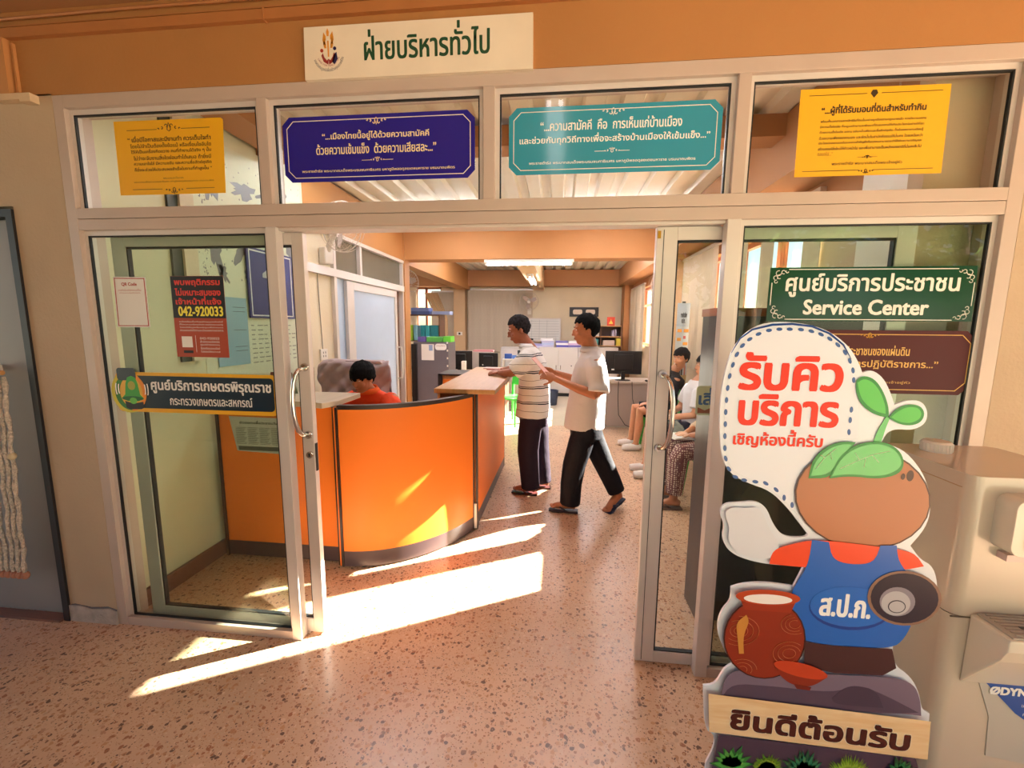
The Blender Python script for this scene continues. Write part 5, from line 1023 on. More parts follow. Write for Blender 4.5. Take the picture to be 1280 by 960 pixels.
g.add(vs, [(j * nx + i, j * nx + i + 1, (j + 1) * nx + i + 1, (j + 1) * nx + i) for j in range(nz - 1) for i in range(nx - 1)][:])
g.f = [f[::-1] for f in g.f]
o = obj('cloth', g, mat('mauve jacket cloth', 'AD9A9C', .8, var=.06, scale=10, bump=.3, bscale=18), jk, smooth=True); md = o.modifiers.new('thick', 'SOLIDIFY'); md.thickness = .012
obj('back_cloth', G().prism([(-1.97, .85), (-1.32, .85), (-1.36, 1.24), (-1.93, 1.25)], 2.065, 2.08, 'y').prism([(-1.93, 1.235), (-1.37, 1.235), (-1.4, 1.262), (-1.9, 1.262)], 1.96, 2.075, 'y'), mat('mauve jacket cloth', 'AD9A9C'), jk, bevel=.01)
# ================================================================== OUTSIDE BEHIND THE VISITOR (mirrored in the glass)
def tree(label, x, y, h, R, seed, conif=False):
    r = thing('tree', label, 'tree', (x, y, -.4), 'trees outside the corridor'); q = random.Random(seed)
    obj('trunk', G().tube([(x, y, -.4), (x + .1, y, h * .4), (x - .05, y + .1, h * .75)], [.22, .16, .08], 8), BARK, r, smooth=True)
    g = G()
    for k in range(900):
        th = q.uniform(0, 2 * PI); ph_ = math.acos(q.uniform(-1, 1)); rad = R * q.uniform(.55, 1.05)
        c_ = Vector((x + rad * math.sin(ph_) * math.cos(th), y + rad * math.sin(ph_) * math.sin(th), h * .72 + rad * .8 * math.cos(ph_)))
        a = Vector((q.uniform(-1, 1), q.uniform(-1, 1), q.uniform(-1, 1))).normalized(); b = a.orthogonal().normalized(); L = q.uniform(.15, .4)
        g.add([c_ - a * L, c_ + b * L * .35, c_ + a * L, c_ - b * L * .35], [(0, 1, 2, 3)])
    o = obj('foliage', g, LEAFM, r); o['kind'] = 'stuff'; return r
for k, (x, y, h, R_, lb) in enumerate(((-5.5, -13, 6, 2.5, 'leafy tree behind the visitor, leftmost beyond the corridor'), (.4, -12.5, 5.6, 2.4, 'leafy tree behind the visitor, straight behind the camera'), (6.0, -12, 6, 2.6, 'leafy tree behind the visitor, mirrored in the right pane'), (12.5, -13, 6.2, 2.8, 'leafy tree behind the visitor, rightmost beyond the corridor'), (3.2, -19, 8, 3.2, 'tall leafy tree in the second row behind the corridor, middle'), (10, -20, 8, 3.2, 'tall leafy tree in the second row behind the corridor, right'))):
    tree(lb, x, y, h, R_, k)
def hat_lamp(label, x, y, z):
    r = thing('hanging_lamp', label, 'lamp', (x, y, z), 'woven hat shaped hanging lamps')
    obj('shade', G().lathe([(.33, 0), (.30, .05), (.2, .13), (.1, .19), (.05, .21), (.06, .24), (.045, .26), (.055, .29), (.035, .31), (.045, .34), (.02, .38), (.012, .38), (.03, .2), (.19, .11), (.31, 0)], (x, y, z), 28), mat('woven dark bamboo', '4A3A2A', .8, bump=1, bscale=50), r, smooth=True)
    obj('cord', G().tube([(x, y, z + .38), (x, y, 2.96)], .006, 6), BLACK, r)
hat_lamp('woven hat shaped lamp hanging in the corridor, nearer the middle', 2.12, -2.6, 2.22); hat_lamp('woven hat shaped lamp hanging in the corridor, further right', 3.28, -2.6, 2.21)

# ================================================================== PEOPLE
def fuse(name, g, voxel, m, parent, smooth_it=6, fac=.5, label=None):
    me = g.mesh(name); o = bpy.data.objects.new('fuse', me); C.objects.link(o)
    md = o.modifiers.new('r', 'REMESH'); md.mode = 'VOXEL'; md.voxel_size = voxel
    if smooth_it: sm = o.modifiers.new('s', 'SMOOTH'); sm.iterations = smooth_it; sm.factor = fac
    res = bpy.data.meshes.new_from_object(o.evaluated_get(bpy.context.evaluated_depsgraph_get())); bpy.data.objects.remove(o)
    return obj(name, res, m, parent, smooth=True, label=label)
def limb(g, pts, n=14, flat_=1.0):
    """tapered limb: pts = (point, radius)"""
    P = [Vector(p) for p, r in pts]; rs = [r for p, r in pts]
    out = []; prev = None
    for i, p in enumerate(P):
        t = (P[min(i + 1, len(P) - 1)] - P[max(i - 1, 0)]).normalized()
        a = t.cross(Vector((0, 0, 1)) if abs(t.z) < .9 else Vector((0, 1, 0))).normalized() if prev is None else (prev - t * prev.dot(t)).normalized()
        prev = a; out.append((p, a * rs[i], t.cross(a) * rs[i] * flat_))
    g.rings(out, n); return g
def ball(g, p, r): g.ell(p, (r, r, r), n=14, m=8); return g
def frame_of(f, up=(0, 0, 1)):
    f = Vector(f).normalized(); l = Vector(up).cross(f).normalized(); u = f.cross(l)
    return Matrix((l, f, u)).transposed()          # columns: left, forward, up
def head(g, c, F, k=1.0):
    c = Vector(c); E = lambda p, r: g.ell(c + F @ (Vector(p) * k), [q * k for q in r], F, 20, 14)
    E((0, -.012, .03), (.074, .094, .092)); E((0, .03, -.03), (.060, .062, .085)); E((0, .045, -.088), (.036, .036, .028)); E((0, .005, -.055), (.058, .06, .05))
    for s_ in (-1, 1): E((s_ * .074, -.012, -.012), (.010, .019, .032)); E((s_ * .038, .062, -.028), (.024, .02, .02)); E((s_ * .03, .075, .026), (.028, .014, .009))
    E((0, .092, -.012), (.010, .016, .028)); E((0, .103, -.028), (.014, .014, .011))
    E((0, .085, -.056), (.024, .012, .006)); E((0, .083, -.068), (.021, .012, .007))
def face_parts(par, c, F, k=1.0, hair_col='141214', brow='1C1614', closed=False):
    c = Vector(c); T = lambda p: c + F @ (Vector(p) * k)
    for s_ in (-1, 1):
        e = obj('eye', G().ell(T((s_ * .031, .0795, .008)), [q * k for q in (.012, .0065, .005 if not closed else .002)], F, 12, 8), flat('D8D0C8'), par, smooth=True)
        obj('iris', G().ell(T((s_ * .031, .0845, .008)), [q * k for q in (.005, .0025, .005 if not closed else .002)], F, 10, 6), flat('1E1410'), e, smooth=True)
        obj('eyebrow', G().tube([T((s_ * .014, .0885, .027)), T((s_ * .032, .0865, .032)), T((s_ * .05, .0745, .026))], [.002, .003, .0015], 6), flat(brow), par, smooth=True)
    obj('lips', G().ell(T((0, .095, -.062)), [q * k for q in (.018, .004, .006)], F, 12, 8), mat('lip skin', '9A5444', .5), par, smooth=True)
def hair(par, c, F, m, k=1.0, front=.048, side=-.01, back=-.075, puff=1.0, seed=1, fringe=0):
    """one closed cap: above the hairline it stands off the skull, below it is drawn inside the head"""
    g = G(); n, m_ = 48, 32; c = Vector(c); q = random.Random(seed); vs = []
    R_ = Vector((.080, .100, .098)) * puff
    for j in range(m_ + 1):
        t = PI * j / m_
        for i in range(n):
            a = 2 * PI * i / n; d = Vector((math.sin(t) * math.cos(a), math.sin(t) * math.sin(a), math.cos(t)))
            fy = d.y; line_ = front - fringe * (.5 + .5 * math.sin(a * 9)) if fy > .55 else side if fy > -.1 else back
            if .3 < fy <= .55: line_ = side + (front - side) * (fy - .3) / .25
            if -.35 < fy <= -.1: line_ = side + (back - side) * (-.1 - fy) / .25
            p = Vector((d.x * R_.x, d.y * R_.y - .014, d.z * R_.z + .03))
            h = p.z - line_
            tex = .0016 * math.sin(a * 27 + j * .9) + .007 * noise.noise(p * 38 + Vector((seed, 0, 0))) + .003 * noise.noise(p * 90)
            if h < 0:
                p = Vector((d.x * .06, d.y * .072 - .012, p.z * .8 + .005))
            else: p += d * (tex + .004 * min(1, h / .03))
            vs.append(c + F @ (p * k))
    fs = [(j * n + i, (j + 1) * n + i, (j + 1) * n + (i + 1) % n, j * n + (i + 1) % n) for j in range(m_) for i in range(n)]
    g.add(vs, fs); return obj('hair', g, m, par, smooth=True)
def hand(g, w, d, up, k=1.0, curl=.5, thumb=1):
    """w wrist, d pointing direction, up = back of the hand; palm plus five separate fingers"""
    w = Vector(w); d = Vector(d).normalized(); u = (Vector(up) - d * Vector(up).dot(d)).normalized(); s_ = d.cross(u) * thumb
    Mx = Matrix((s_, d, u)).transposed()
    g.ell(w + d * .045 * k, (.040 * k, .052 * k, .017 * k), Mx, 14, 8)
    for i, (off, L, r) in enumerate(((.030, .070, .0088), (.010, .080, .0092), (-.010, .074, .0088), (-.029, .058, .0078))):
        p = w + d * .078 * k + s_ * off * k; c1 = curl * .9; a = 0; pts = [(w + d * .05 * k + s_ * off * .8 * k, r * k)]
        pts.append((p, r * k))
        for q_, f in enumerate((.45, .32, .23)):
            a += c1 * (.7, .8, .5)[q_]; p = p + (d * math.cos(a) - u * math.sin(a)) * L * f * k; pts.append((p, r * k * (1, .93, .8)[q_]))
        limb(g, pts, 8)
    p = w + d * .022 * k + s_ * .03 * k
    limb(g, [(p, .012 * k), (p + (d * .5 + s_ * .8 - u * .2) * .034 * k, .011 * k), (p + (d * 1.05 + s_ * .95 - u * .5) * .05 * k, .0088 * k)], 8)
def skin(name, col): return mat(name, col, .5, var=.05, scale=14, spec=.4)
HAIRB = mat('black hair', '0C0A0D', .75, bump=.6, bscale=200, spec=.12); HAIRG = mat('greying hair', '2C282B', .75, var=.6, scale=45, bump=.6, bscale=200, spec=.12)
def cloth(name, col, rough=.85, b=.5, sc=9): return mat(name, col, rough, var=.03, scale=5, bump=b, bscale=sc, spec=.2)
def flipflop(parent, c, yaw, pitch=0, m=None, strap=None, L=.255):
    R_ = Matrix.Rotation(yaw, 3, 'Z') @ Matrix.Rotation(pitch, 3, 'X'); c = Vector(c); T = lambda p: c + R_ @ Vector(p)
    out = [(-.036, -.12), (.036, -.12), (.04, -.06), (.034, 0), (.045, .07), (.04, .115), (.015, .135), (-.02, .132), (-.042, .1), (-.042, .05), (-.032, 0), (-.04, -.06)]
    g = G().prism([(x, y) for x, y in out], 0, .016); g.v = [tuple(T(v)) for v in g.v]
    fl_ = obj('flip_flop_sole', g, m, parent, bevel=.003)
    obj('strap', G().tube([T((0, .085, .016)), T((0, .075, .04)), T((.03, .03, .052)), T((.042, -.02, .02))], [.005, .006, .008, .006], 6).tube([T((0, .075, .04)), T((-.03, .03, .05)), T((-.04, -.02, .02))], [.006, .008, .006], 6), strap or m, fl_, smooth=True)
def foot(g, c, yaw, pitch=0, k=1.0):
    R_ = Matrix.Rotation(yaw, 3, 'Z') @ Matrix.Rotation(pitch, 3, 'X'); c = Vector(c); T = lambda p: c + R_ @ (Vector(p) * k)
    limb(g, [(T((0, -.10, .035)), .028 * k), (T((0, -.06, .05)), .036 * k), (T((0, 0, .045)), .034 * k), (T((0, .06, .034)), .030 * k), (T((0, .095, .03)), .02 * k)], 12)
    for x, y, r in ((.026, .125, .013), (.01, .124, .0095), (-.006, .119, .009), (-.02, .11, .0085), (-.032, .10, .008)):
        limb(g, [(T((x * .9, .07, .03)), r * k), (T((x, y - .01, .026)), r * k), (T((x, y, .024)), r * .8 * k)], 8)
# --- the younger man, walking to the left with a sheet of paper
def young_man():
    r = thing('person', 'person in pale polo shirt and black trousers walking left while reading a sheet of paper', 'person', (.52, 1.72, 0))
    SK = skin('tanned skin', 'B4714E'); L = Vector((0, -1, 0)); Fw = Vector((-1, 0, 0))
    hc = (.475, 1.70, 1.568); FH = frame_of((-1, -.12, -.10)); g = G()
    head(g, hc, FH, 1.03); limb(g, [((.497, 1.70, 1.50), .062), ((.512, 1.70, 1.44), .063), ((.53, 1.70, 1.38), .065), ((.53, 1.7, 1.34), .08)])
    g.rings([((.50, 1.70, .80), L * .15, Fw * .10), ((.50, 1.70, 1.0), L * .14, Fw * .095), ((.51, 1.70, 1.2), L * .16, Fw * .10), ((.53, 1.70, 1.34), L * .15, Fw * .07), ((.53, 1.7, 1.38), L * .07, Fw * .05)])
    # near (left) arm, far (right) arm
    limb(g, [((.55, 1.53, 1.33), .05), ((.575, 1.49, 1.2), .047), ((.595, 1.48, 1.075), .041), ((.56, 1.48, 1.06), .042), ((.43, 1.50, 1.10), .038), ((.30, 1.53, 1.15), .028), ((.235, 1.545, 1.175), .025)])
    limb(g, [((.52, 1.87, 1.33), .05), ((.50, 1.92, 1.2), .046), ((.49, 1.93, 1.09), .041), ((.38, 1.87, 1.14), .036), ((.26, 1.78, 1.19), .025), ((.22, 1.75, 1.205), .024)])
    hand(g, (.235, 1.545, 1.175), (-.92, .12, .30), (-.15, -.75, .5), .98, .75, -1); hand(g, (.22, 1.75, 1.205), (-.9, -.15, .25), (-.1, .7, .5), .98, .75, 1)
    # shins and feet
    limb(g, [((.40, 1.66, .5), .055), ((.375, 1.65, .3), .05), ((.38, 1.65, .12), .034), ((.385, 1.65, .07), .036)]); foot(g, (.335, 1.65, .016), PI / 2 - .05)
    limb(g, [((.66, 1.78, .48), .055), ((.74, 1.78, .3), .048), ((.80, 1.765, .16), .034), ((.81, 1.76, .11), .036)]); foot(g, (.775, 1.735, .045), PI / 2 + .75, -.45)
    fuse('body', g, .0055, SK, r, 4)
    face_parts(r, hc, FH, 1.03); hair(r, hc, FH, HAIRB, 1.05, front=.066, side=-.006, back=-.085, seed=4, fringe=.014)
    SH = cloth('pale polo cloth', 'D6CDCB', .85, .45, 11); g = G()
    g.rings([((.487, 1.70, .742), L * .18, Fw * .172), ((.492, 1.70, .85), L * .177, Fw * .165), ((.505, 1.70, 1.0), L * .18, Fw * .155), ((.515, 1.70, 1.15), L * .20, Fw * .15), ((.525, 1.70, 1.27), L * .20, Fw * .132), ((.535, 1.70, 1.34), L * .175, Fw * .10), ((.53, 1.70, 1.385), L * .11, Fw * .08), ((.52, 1.70, 1.41), L * .075, Fw * .068)], 28)
    limb(g, [((.54, 1.58, 1.32), .085), ((.56, 1.52, 1.26), .082), ((.58, 1.495, 1.14), .082), ((.575, 1.475, 1.08), .088)], 18); limb(g, [((.53, 1.82, 1.32), .085), ((.51, 1.90, 1.25), .088), ((.495, 1.93, 1.13), .085)], 18)
    sh = fuse('polo_shirt', g, .009, SH, r, 8)
    g = G(); n = 30; pts = []
    for z_, rr_, o_ in ((1.395, .070, 0), (1.425, .066, 0), (1.435, .068, 0), (1.40, .085, .006), (1.385, .09, .01)): pts.append((Vector((.515, 1.70, z_)), L * rr_, Fw * (rr_ * .95)))
    g.rings(pts, n); obj('collar', g, SH, sh, smooth=True)
    obj('button', G().ell((.365, 1.66, 1.27), (.005, .005, .005)), flat('3A3A40'), sh, smooth=True); obj('pocket_mark', G().box(.455, .485, 1.523, 1.526, 1.19, 1.194), flat('B0402A'), sh)
    TR = cloth('black trouser cloth', '17161E', .7, .5, 10); g = G()
    g.rings([((.50, 1.70, .86), L * .165, Fw * .125), ((.505, 1.70, .75), L * .18, Fw * .14), ((.51, 1.70, .66), L * .175, Fw * .135)], 24)
    limb(g, [((.49, 1.63, .74), .105), ((.455, 1.63, .6), .105), ((.41, 1.645, .42), .098), ((.39, 1.65, .25), .092), ((.385, 1.65, .07), .088)], 18); limb(g, [((.525, 1.77, .74), .105), ((.58, 1.78, .6), .102), ((.665, 1.785, .42), .09), ((.745, 1.78, .26), .082), ((.795, 1.77, .15), .076)], 18)
    fuse('trousers', g, .010, TR, r, 6)
    BR = flat('3A2430'); flipflop(r, (.335, 1.65, 0), PI / 2 - .05, 0, BR); flipflop(r, (.775, 1.735, .03), PI / 2 + .75, -.42, flat('2A2A4A'))
    return r
ym = young_man(); ym.location.y += .06
pp = thing('paper_sheet', 'folded pinkish sheet of paper held up by the younger man', 'paper', (.1, 1.62, 1.2))
g = G(); q0, q1 = Vector((.165, 1.60, 1.20)), Vector((.035, 1.64, 1.335)); e = Vector((.02, .17, 0)); g.add([q0, q0 + e, q1 + e, q1, q0 + Vector((.002, 0, .002)), q0 + e + Vector((.002, 0, .002)), q1 + e + Vector((.002, 0, .002)), q1 + Vector((.002, 0, .002))], [(0, 1, 2, 3), (7, 6, 5, 4), (0, 4, 5, 1), (2, 6, 7, 3), (1, 5, 6, 2), (0, 3, 7, 4)])
obj('sheet', g, mat('pinkish paper', 'E0A898', .6), pp)
# --- the older man, leaning on the counter
def stripes(name, base):
    m = mat(name, base, .85, bump=.4, bscale=11); n, l, b = nodes(m); tc = n.new('ShaderNodeTexCoord'); sp = n.new('ShaderNodeSeparateXYZ')
    ns = n.new('ShaderNodeTexNoise'); ns.inputs['Scale'].default_value = 4; l.new(tc.outputs['Object'], ns.inputs['Vector'])
    l.new(tc.outputs['Object'], sp.inputs[0]); mu = n.new('ShaderNodeMath'); mu.operation = 'MULTIPLY_ADD'; mu.inputs[1].default_value = .05; l.new(ns.outputs[0], mu.inputs[0]); l.new(sp.outputs['Z'], mu.inputs[2])
    dv = n.new('ShaderNodeMath'); dv.operation = 'DIVIDE'; dv.inputs[1].default_value = .148; l.new(mu.outputs[0], dv.inputs[0]); fr = n.new('ShaderNodeMath'); fr.operation = 'FRACT'; l.new(dv.outputs[0], fr.inputs[0])
    cr = n.new('ShaderNodeValToRGB'); cr.color_ramp.interpolation = 'CONSTANT'; e = cr.color_ramp.elements; bc = (*srgb(base), 1); dk = (*srgb('1E1E2C'), 1); th = (*srgb('8A8078'), 1)
    e[0].position = 0; e[0].color = bc; e[1].position = .10; e[1].color = dk
    for p_, c_ in ((.17, bc), (.22, dk), (.27, bc), (.66, th), (.69, bc)): q = e.new(p_); q.color = c_
    l.new(fr.outputs[0], cr.inputs[0]); l.new(cr.outputs[0], b.inputs['Base Color']); return m
def old_man():
    r = thing('person', 'person with greying hair in striped white polo shirt leaning on the counter end', 'person', (.03, 2.15, 0))
    SK = skin('deeply tanned skin', '9C5C42'); L = Vector((0, -1, 0)); Fw = Vector((-1, 0, 0))
    hc = (-.118, 2.15, 1.562); FH = frame_of((-.95, -.14, -.34)); g = G()
    head(g, hc, FH, 1.04); limb(g, [((-.09, 2.15, 1.50), .056), ((-.055, 2.15, 1.45), .058), ((-.02, 2.15, 1.39), .07), ((.0, 2.15, 1.34), .08)])
    g.rings([((.02, 2.15, .80), L * .15, Fw * .11), ((.025, 2.15, 1.0), L * .14, Fw * .10), ((.02, 2.15, 1.2), L * .16, Fw * .10), ((.0, 2.15, 1.34), L * .15, Fw * .07), ((-.02, 2.15, 1.39), L * .07, Fw * .05)])
    limb(g, [((.0, 1.98, 1.34), .05), ((-.05, 1.95, 1.26), .046), ((-.13, 1.95, 1.185), .042), ((-.17, 1.96, 1.175), .040), ((-.24, 2.03, 1.165), .034), ((-.29, 2.10, 1.16), .026)])
    limb(g, [((-.03, 2.32, 1.33), .05), ((-.09, 2.36, 1.24), .046), ((-.16, 2.37, 1.18), .042), ((-.23, 2.33, 1.17), .035), ((-.30, 2.26, 1.16), .026)])
    hand(g, (-.29, 2.10, 1.158), (-.75, .55, .0), (0, 0, 1), .98, .7, -1); hand(g, (-.30, 2.26, 1.158), (-.8, -.3, .0), (0, 0, 1), .98, .7, 1)
    limb(g, [((.0, 2.08, .5), .055), ((.0, 2.07, .3), .05), ((.02, 2.06, .12), .034), ((.025, 2.06, .07), .036)]); foot(g, (-.03, 2.06, .016), PI / 2 - .1)
    limb(g, [((.08, 2.24, .5), .055), ((.10, 2.24, .3), .05), ((.13, 2.24, .12), .034), ((.135, 2.24, .07), .036)]); foot(g, (.09, 2.24, .016), PI / 2 - .1)
    fuse('body', g, .0055, SK, r, 4)
    face_parts(r, hc, FH, 1.04, brow='3A3434', closed=True); hair(r, hc, FH, HAIRG, 1.05, front=.064, side=-.012, back=-.075, seed=9)
    SH = stripes('striped polo cloth', 'E4DEDA'); g = G()
    g.rings([((.022, 2.15, .745), L * .19, Fw * .165), ((.03, 2.15, .85), L * .188, Fw * .16), ((.035, 2.15, 1.0), L * .19, Fw * .15), ((.03, 2.15, 1.15), L * .20, Fw * .14), ((.015, 2.15, 1.27), L * .20, Fw * .13), ((.0, 2.15, 1.345), L * .17, Fw * .10), ((-.02, 2.15, 1.39), L * .11, Fw * .08), ((-.035, 2.15, 1.42), L * .078, Fw * .068)], 28)
    limb(g, [((.0, 2.03, 1.33), .085), ((-.03, 1.965, 1.29), .088), ((-.10, 1.95, 1.225), .086), ((-.145, 1.95, 1.19), .080)], 18); limb(g, [((-.02, 2.27, 1.33), .085), ((-.07, 2.345, 1.27), .085), ((-.13, 2.365, 1.21), .08)], 18)
    sh = fuse('striped_polo_shirt', g, .009, SH, r, 8)
    g = G(); g.rings([(Vector((-.035 - z0 * .3, 2.15, 1.405 + z0)), L * rr_, Fw * (rr_ * .95)) for z0, rr_ in ((-.01, .072), (.022, .068), (.03, .070), (.0, .086), (-.016, .09))], 30); obj('collar', g, SH, sh, smooth=True)
    TR = cloth('dark plum trouser cloth', '281C2A', .75, .5, 10); g = G()
    g.rings([((.025, 2.15, .86), L * .16, Fw * .125), ((.03, 2.15, .75), L * .175, Fw * .138), ((.035, 2.15, .66), L * .17, Fw * .135)], 24)
    limb(g, [((.02, 2.08, .74), .105), ((.0, 2.08, .6), .108), ((-.01, 2.075, .42), .102), ((.005, 2.065, .25), .094), ((.02, 2.06, .06), .088)], 18); limb(g, [((.05, 2.22, .74), .105), ((.08, 2.23, .6), .102), ((.09, 2.235, .42), .096), ((.11, 2.24, .25), .09), ((.13, 2.24, .06), .086)], 18)
    fuse('trousers', g, .010, TR, r, 6)
    BR = flat('4A1E1C'); flipflop(r, (-.03, 2.06, 0), PI / 2 - .1, 0, BR, flat('7A3028')); flipflop(r, (.09, 2.24, 0), PI / 2 - .1, 0, BR, flat('7A3028'))
old_man()
# --- the clerk behind the curved counter
def clerk():
    r = thing('person', 'person in orange red polo shirt seated behind the curved counter looking down', 'person', (-1.36, 1.62, 0))
    SK = skin('light tanned skin', 'B87A58'); Fw = Vector((-.12, -1, 0)).normalized(); L = Vector((0, 0, 1)).cross(Fw)
    hc = (-1.365, 1.53, 1.155); FH = frame_of((-.25, -.92, -.30)); g = G()
    head(g, hc, FH, 1.0); limb(g, [((-1.36, 1.56, 1.10), .054), ((-1.355, 1.60, 1.05), .056), ((-1.35, 1.64, 1.0), .07)])
    c = lambda x, y, z: (x, y, z)
    g.rings([((-1.33, 1.74, .5), L * .16, Fw * .12), ((-1.33, 1.74, .7), L * .15, Fw * .11), ((-1.34, 1.70, .9), L * .17, Fw * .11), ((-1.345, 1.66, 1.0), L * .15, Fw * .08)])
    for s_ in (-1, 1):
        S0 = Vector((-1.345, 1.66, .98)) + L * s_ * .2; E0 = Vector((-1.345, 1.48, .82)) + L * s_ * .26; H0 = Vector((-1.37, 1.24, .815)) + L * s_ * .09
        limb(g, [(S0, .05), ((S0 + E0) / 2, .045), (E0, .04), ((E0 + H0) / 2, .034), (H0, .026)]); hand(g, H0, (-s_ * .3, -1, 0), (0, 0, 1), .95, .5, -s_)
        K0 = Vector((-1.34, 1.28, .5)) + L * s_ * .1; limb(g, [(Vector((-1.33, 1.72, .53)) + L * s_ * .09, .08), (K0, .06), (K0 + Vector((0, .02, -.22)), .05), (K0 + Vector((0, .04, -.42)), .035)]); foot(g, K0 + Vector((0, 0, -.49)), PI)
    fuse('body', g, .006, SK, r, 4)
    face_parts(r, hc, FH, 1.0, closed=True); hair(r, hc, FH, HAIRB, 1.05, front=.028, side=-.012, back=-.07, puff=1.08, seed=2, fringe=.03)
    SH = cloth('orange red polo cloth', 'D8431C', .8, .45, 12); g = G()
    g.rings([((-1.33, 1.74, .52), L * .19, Fw * .15), ((-1.33, 1.74, .7), L * .185, Fw * .14), ((-1.34, 1.70, .86), L * .20, Fw * .14), ((-1.345, 1.67, .95), L * .195, Fw * .12), ((-1.35, 1.65, 1.01), L * .14, Fw * .09), ((-1.352, 1.625, 1.045), L * .078, Fw * .07)], 26)
    for s_ in (-1, 1):
        S0 = Vector((-1.345, 1.665, .955)) + L * s_ * .15; E0 = Vector((-1.345, 1.53, .86)) + L * s_ * .25
        limb(g, [(S0, .085), (S0 * .5 + E0 * .5 + L * s_ * .02, .084), (E0, .075)], 16)
    sh = fuse('orange_polo_shirt', g, .009, SH, r, 8)
    g = G(); g.rings([(Vector((-1.352, 1.615 + z0 * .3, 1.045 - z0)), L * rr_, Fw * rr_ * .95 + Vector((0, 0, -.015))) for z0, rr_ in ((.01, .075), (-.02, .068), (-.026, .072), (.0, .088), (.018, .095))], 30); obj('collar', g, cloth('orange collar cloth', 'E0602A'), sh, smooth=True)
    fuse('trousers', limb(limb(G().rings([((-1.33, 1.74, .46), L * .17, Fw * .13), ((-1.33, 1.74, .56), L * .17, Fw * .13)], 20), [((-1.42, 1.72, .52), .1), ((-1.44, 1.28, .5), .08), ((-1.44, 1.30, .12), .07)]), [((-1.24, 1.72, .52), .1), ((-1.24, 1.28, .5), .08), ((-1.24, 1.30, .12), .07)]), .012, cloth('navy trouser cloth', '22243A'), r, 4)
clerk()
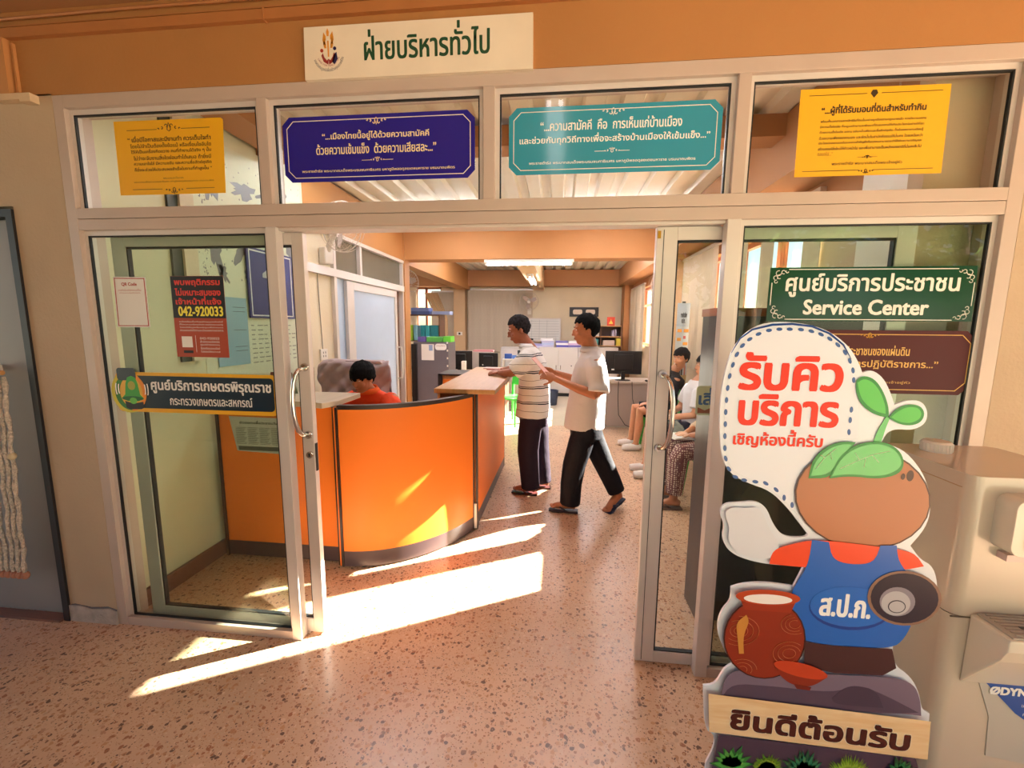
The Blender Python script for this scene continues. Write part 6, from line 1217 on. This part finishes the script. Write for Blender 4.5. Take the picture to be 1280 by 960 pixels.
# --- seated row along the right wall
def seated(label, x, y, seat, hipx, head_c, fdir, skin_m, shirt_m, trouser_m, short, hair_m, shoe_m, hand_tgt, arm_side=True, shoes='sneaker', long_=True, face=True, hk=1.0, hfr=None):
    r = thing('person', label, 'person', (x, y, 0), None); Fw = Vector(fdir).normalized(); L = Vector((0, 0, 1)).cross(Fw)
    B = Vector((hipx, y, seat + .09)); SHD = B + Vector((0, 0, .46)) + Fw * .02; hc = Vector(head_c); FH = frame_of(hfr or fdir); g = G()
    head(g, hc, FH, hk); limb(g, [(hc + Vector((0, 0, -.07)) - FH.col[1] * .02, .054), (hc * .5 + SHD * .5 + Vector((0, 0, -.03)), .056), (SHD, .075)])
    g.rings([(B, L * .16, Fw * .12), (B + Vector((0, 0, .2)), L * .15, Fw * .11), (B + Vector((0, 0, .38)), L * .17, Fw * .11), (SHD, L * .14, Fw * .07)])
    for s_ in (-1, 1):
        K = B + Fw * .44 + L * s_ * .12 + Vector((0, 0, -.02)); A_ = K + Vector((0, 0, -(seat - .02))) + Fw * .03; A_.z = .085
        limb(g, [(B + L * s_ * .09, .085), ((B + K) / 2 + L * s_ * .02, .072), (K, .058), (K * .6 + A_ * .4 - Fw * .015, .056), (A_ + Vector((0, 0, .03)), .036), (A_, .036)])
        foot(g, A_ + Fw * .045 + Vector((0, 0, -.069 + .0)), math.atan2(-Fw.x, Fw.y))
        S0 = SHD + L * s_ * .2 + Vector((0, 0, -.04)); E0 = SHD + L * s_ * .23 + Fw * .08 + Vector((0, 0, -.28)); H0 = Vector(hand_tgt) + L * s_ * .05
        limb(g, [(S0, .048), ((S0 + E0) / 2, .044), (E0, .04), ((E0 + H0) / 2, .033), (H0, .025)]); hand(g, H0, (Fw - L * s_ * .5), (0, 0, 1), .95, .6, -s_)
    fuse('body', g, .0075, skin_m, r, 4)
    face_parts(r, hc, FH, hk); hair(r, hc, FH, hair_m, 1.05 * hk, front=.045, side=-.01, back=-.07, puff=1.04, seed=int(y * 10), fringe=.015)
    g = G().rings([(B + Vector((0, 0, -.03)), L * .19, Fw * .15), (B + Vector((0, 0, .2)), L * .18, Fw * .14), (B + Vector((0, 0, .38)), L * .20, Fw * .14), (SHD + Vector((0, 0, -.02)), L * .17, Fw * .1), (SHD + Vector((0, 0, .05)), L * .08, Fw * .07)], 24)
    for s_ in (-1, 1):
        S0 = SHD + L * s_ * .15 + Vector((0, 0, -.05)); E0 = SHD + L * s_ * .225 + Fw * .06 + Vector((0, 0, -.22)); limb(g, [(S0, .08), ((S0 + E0) / 2 + L * s_ * .015, .078), (E0, .07)], 14)
        if long_:
            E1 = SHD + L * s_ * .23 + Fw * .08 + Vector((0, 0, -.28)); H0 = Vector(hand_tgt) + L * s_ * .05; limb(g, [(E0, .065), (E1, .06), (E1 * .35 + H0 * .65, .045)], 14)
    fuse('shirt', g, .010, shirt_m, r, 6)
    g = G().rings([(B + Vector((0, 0, -.085)), L * .17, Fw * .14), (B + Vector((0, 0, .03)), L * .175, Fw * .14)], 20)
    for s_ in (-1, 1):
        K = B + Fw * .44 + L * s_ * .12 + Vector((0, 0, -.02)); A_ = K.copy() + Fw * .03; A_.z = .14
        pts = [(B + L * s_ * .09, .10), ((B + K) / 2 + L * s_ * .02, .092), (K - Fw * (.06 if short else 0), .085 if short else .078)]
        if not short: pts += [(K + Vector((0, 0, -.06)) + Fw * .01, .08), ((K + A_) / 2, .075), (A_, .072)]
        limb(g, pts, 16)
        yw = math.atan2(-Fw.x, Fw.y); fc = A_ + Fw * .045; fc.z = 0
        if shoes == 'sneaker':
            R_ = Matrix.Rotation(yw, 3, 'Z'); q = G(); limb(q, [(fc + R_ @ Vector((0, -.11, .045)), .04), (fc + R_ @ Vector((0, -.05, .05)), .048), (fc + R_ @ Vector((0, .05, .045)), .045), (fc + R_ @ Vector((0, .13, .04)), .035)], 12); fuse('shoe', q, .008, shoe_m, r, 3)
        else: flipflop(r, fc, yw, 0, shoe_m)
    fuse('shorts' if short else 'trousers', g, .010, trouser_m, r, 5)
    return r
def dotted():
    m = mat('patterned trouser cloth', '8A6A62', .8); n, l, b = nodes(m); tc = n.new('ShaderNodeTexCoord'); v = n.new('ShaderNodeTexVoronoi'); v.inputs['Scale'].default_value = 55; v.inputs['Randomness'].default_value = .25; l.new(tc.outputs['Object'], v.inputs['Vector'])
    cr = n.new('ShaderNodeValToRGB'); cr.color_ramp.interpolation = 'CONSTANT'; cr.color_ramp.elements[0].color = (*srgb('D6C6B8'), 1); cr.color_ramp.elements[1].position = .36; cr.color_ramp.elements[1].color = (*srgb('6A3E42'), 1); l.new(v.outputs['Distance'], cr.inputs[0]); l.new(cr.outputs[0], b.inputs['Base Color']); return m
pA = seated('person in black printed T-shirt and dark shorts seated on green chair by the right wall', 1.6, 3.85, .45, 1.74, (1.80, 3.74, 1.205), (-1, -.10, 0), skin('fair tanned skin', 'C48A68'), cloth('black tee cloth', '1C1C20'), cloth('black shorts cloth', '16161C'), True, HAIRB, PAPER, (1.45, 3.80, .60), long_=False, hfr=(-1, -.75, -.1))
obj('tee_print', G().box(1.588, 1.593, 3.76, 3.86, .935, .945).box(1.588, 1.593, 3.78, 3.84, .96, .968), PAPER, pA)
seated('person in pale shirt and navy shorts seated second from the door, head behind dark board', 1.7, 2.75, .45, 1.72, (1.78, 2.75, 1.20), (-1, 0, 0), skin('fair tanned skin', 'C48A68'), cloth('pale blue white shirt', 'D4D6DE'), cloth('navy shorts cloth', '22243A'), True, HAIRB, PAPER, (1.40, 2.72, .66), long_=False)
seated('person in cream shirt and patterned trousers seated nearest the door, holding white papers', 1.66, 2.03, .45, 1.76, (1.80, 2.03, 1.19), (-1, -.05, 0), skin('tanned skin b', 'B07450'), cloth('cream shirt cloth', 'D8C4A8'), dotted(), False, HAIRB, flat('6A4A3C'), (1.42, 2.0, .655), shoes='flip')
pw = thing('paper_bundle', 'white paper bundle resting on the lap of the person in patterned trousers', 'paper', (1.36, 2.0, .62))
for k in range(3): obj('sheet', G().box(1.26, 1.46, 1.90, 2.10, .625 + k * .008, .629 + k * .008, .15 + k * .06), PAPER, pw)
wt = obj('wristwatch', G().rings([(Vector((1.455, 1.93, .62)), (0, .035, 0), (0, 0, .035)), (Vector((1.49, 1.93, .63)), (0, .036, 0), (0, 0, .036))], 16), flat('2A4A78')); tag(wt, 'blue wristwatch worn by the person in patterned trousers', 'watch')
#PART6
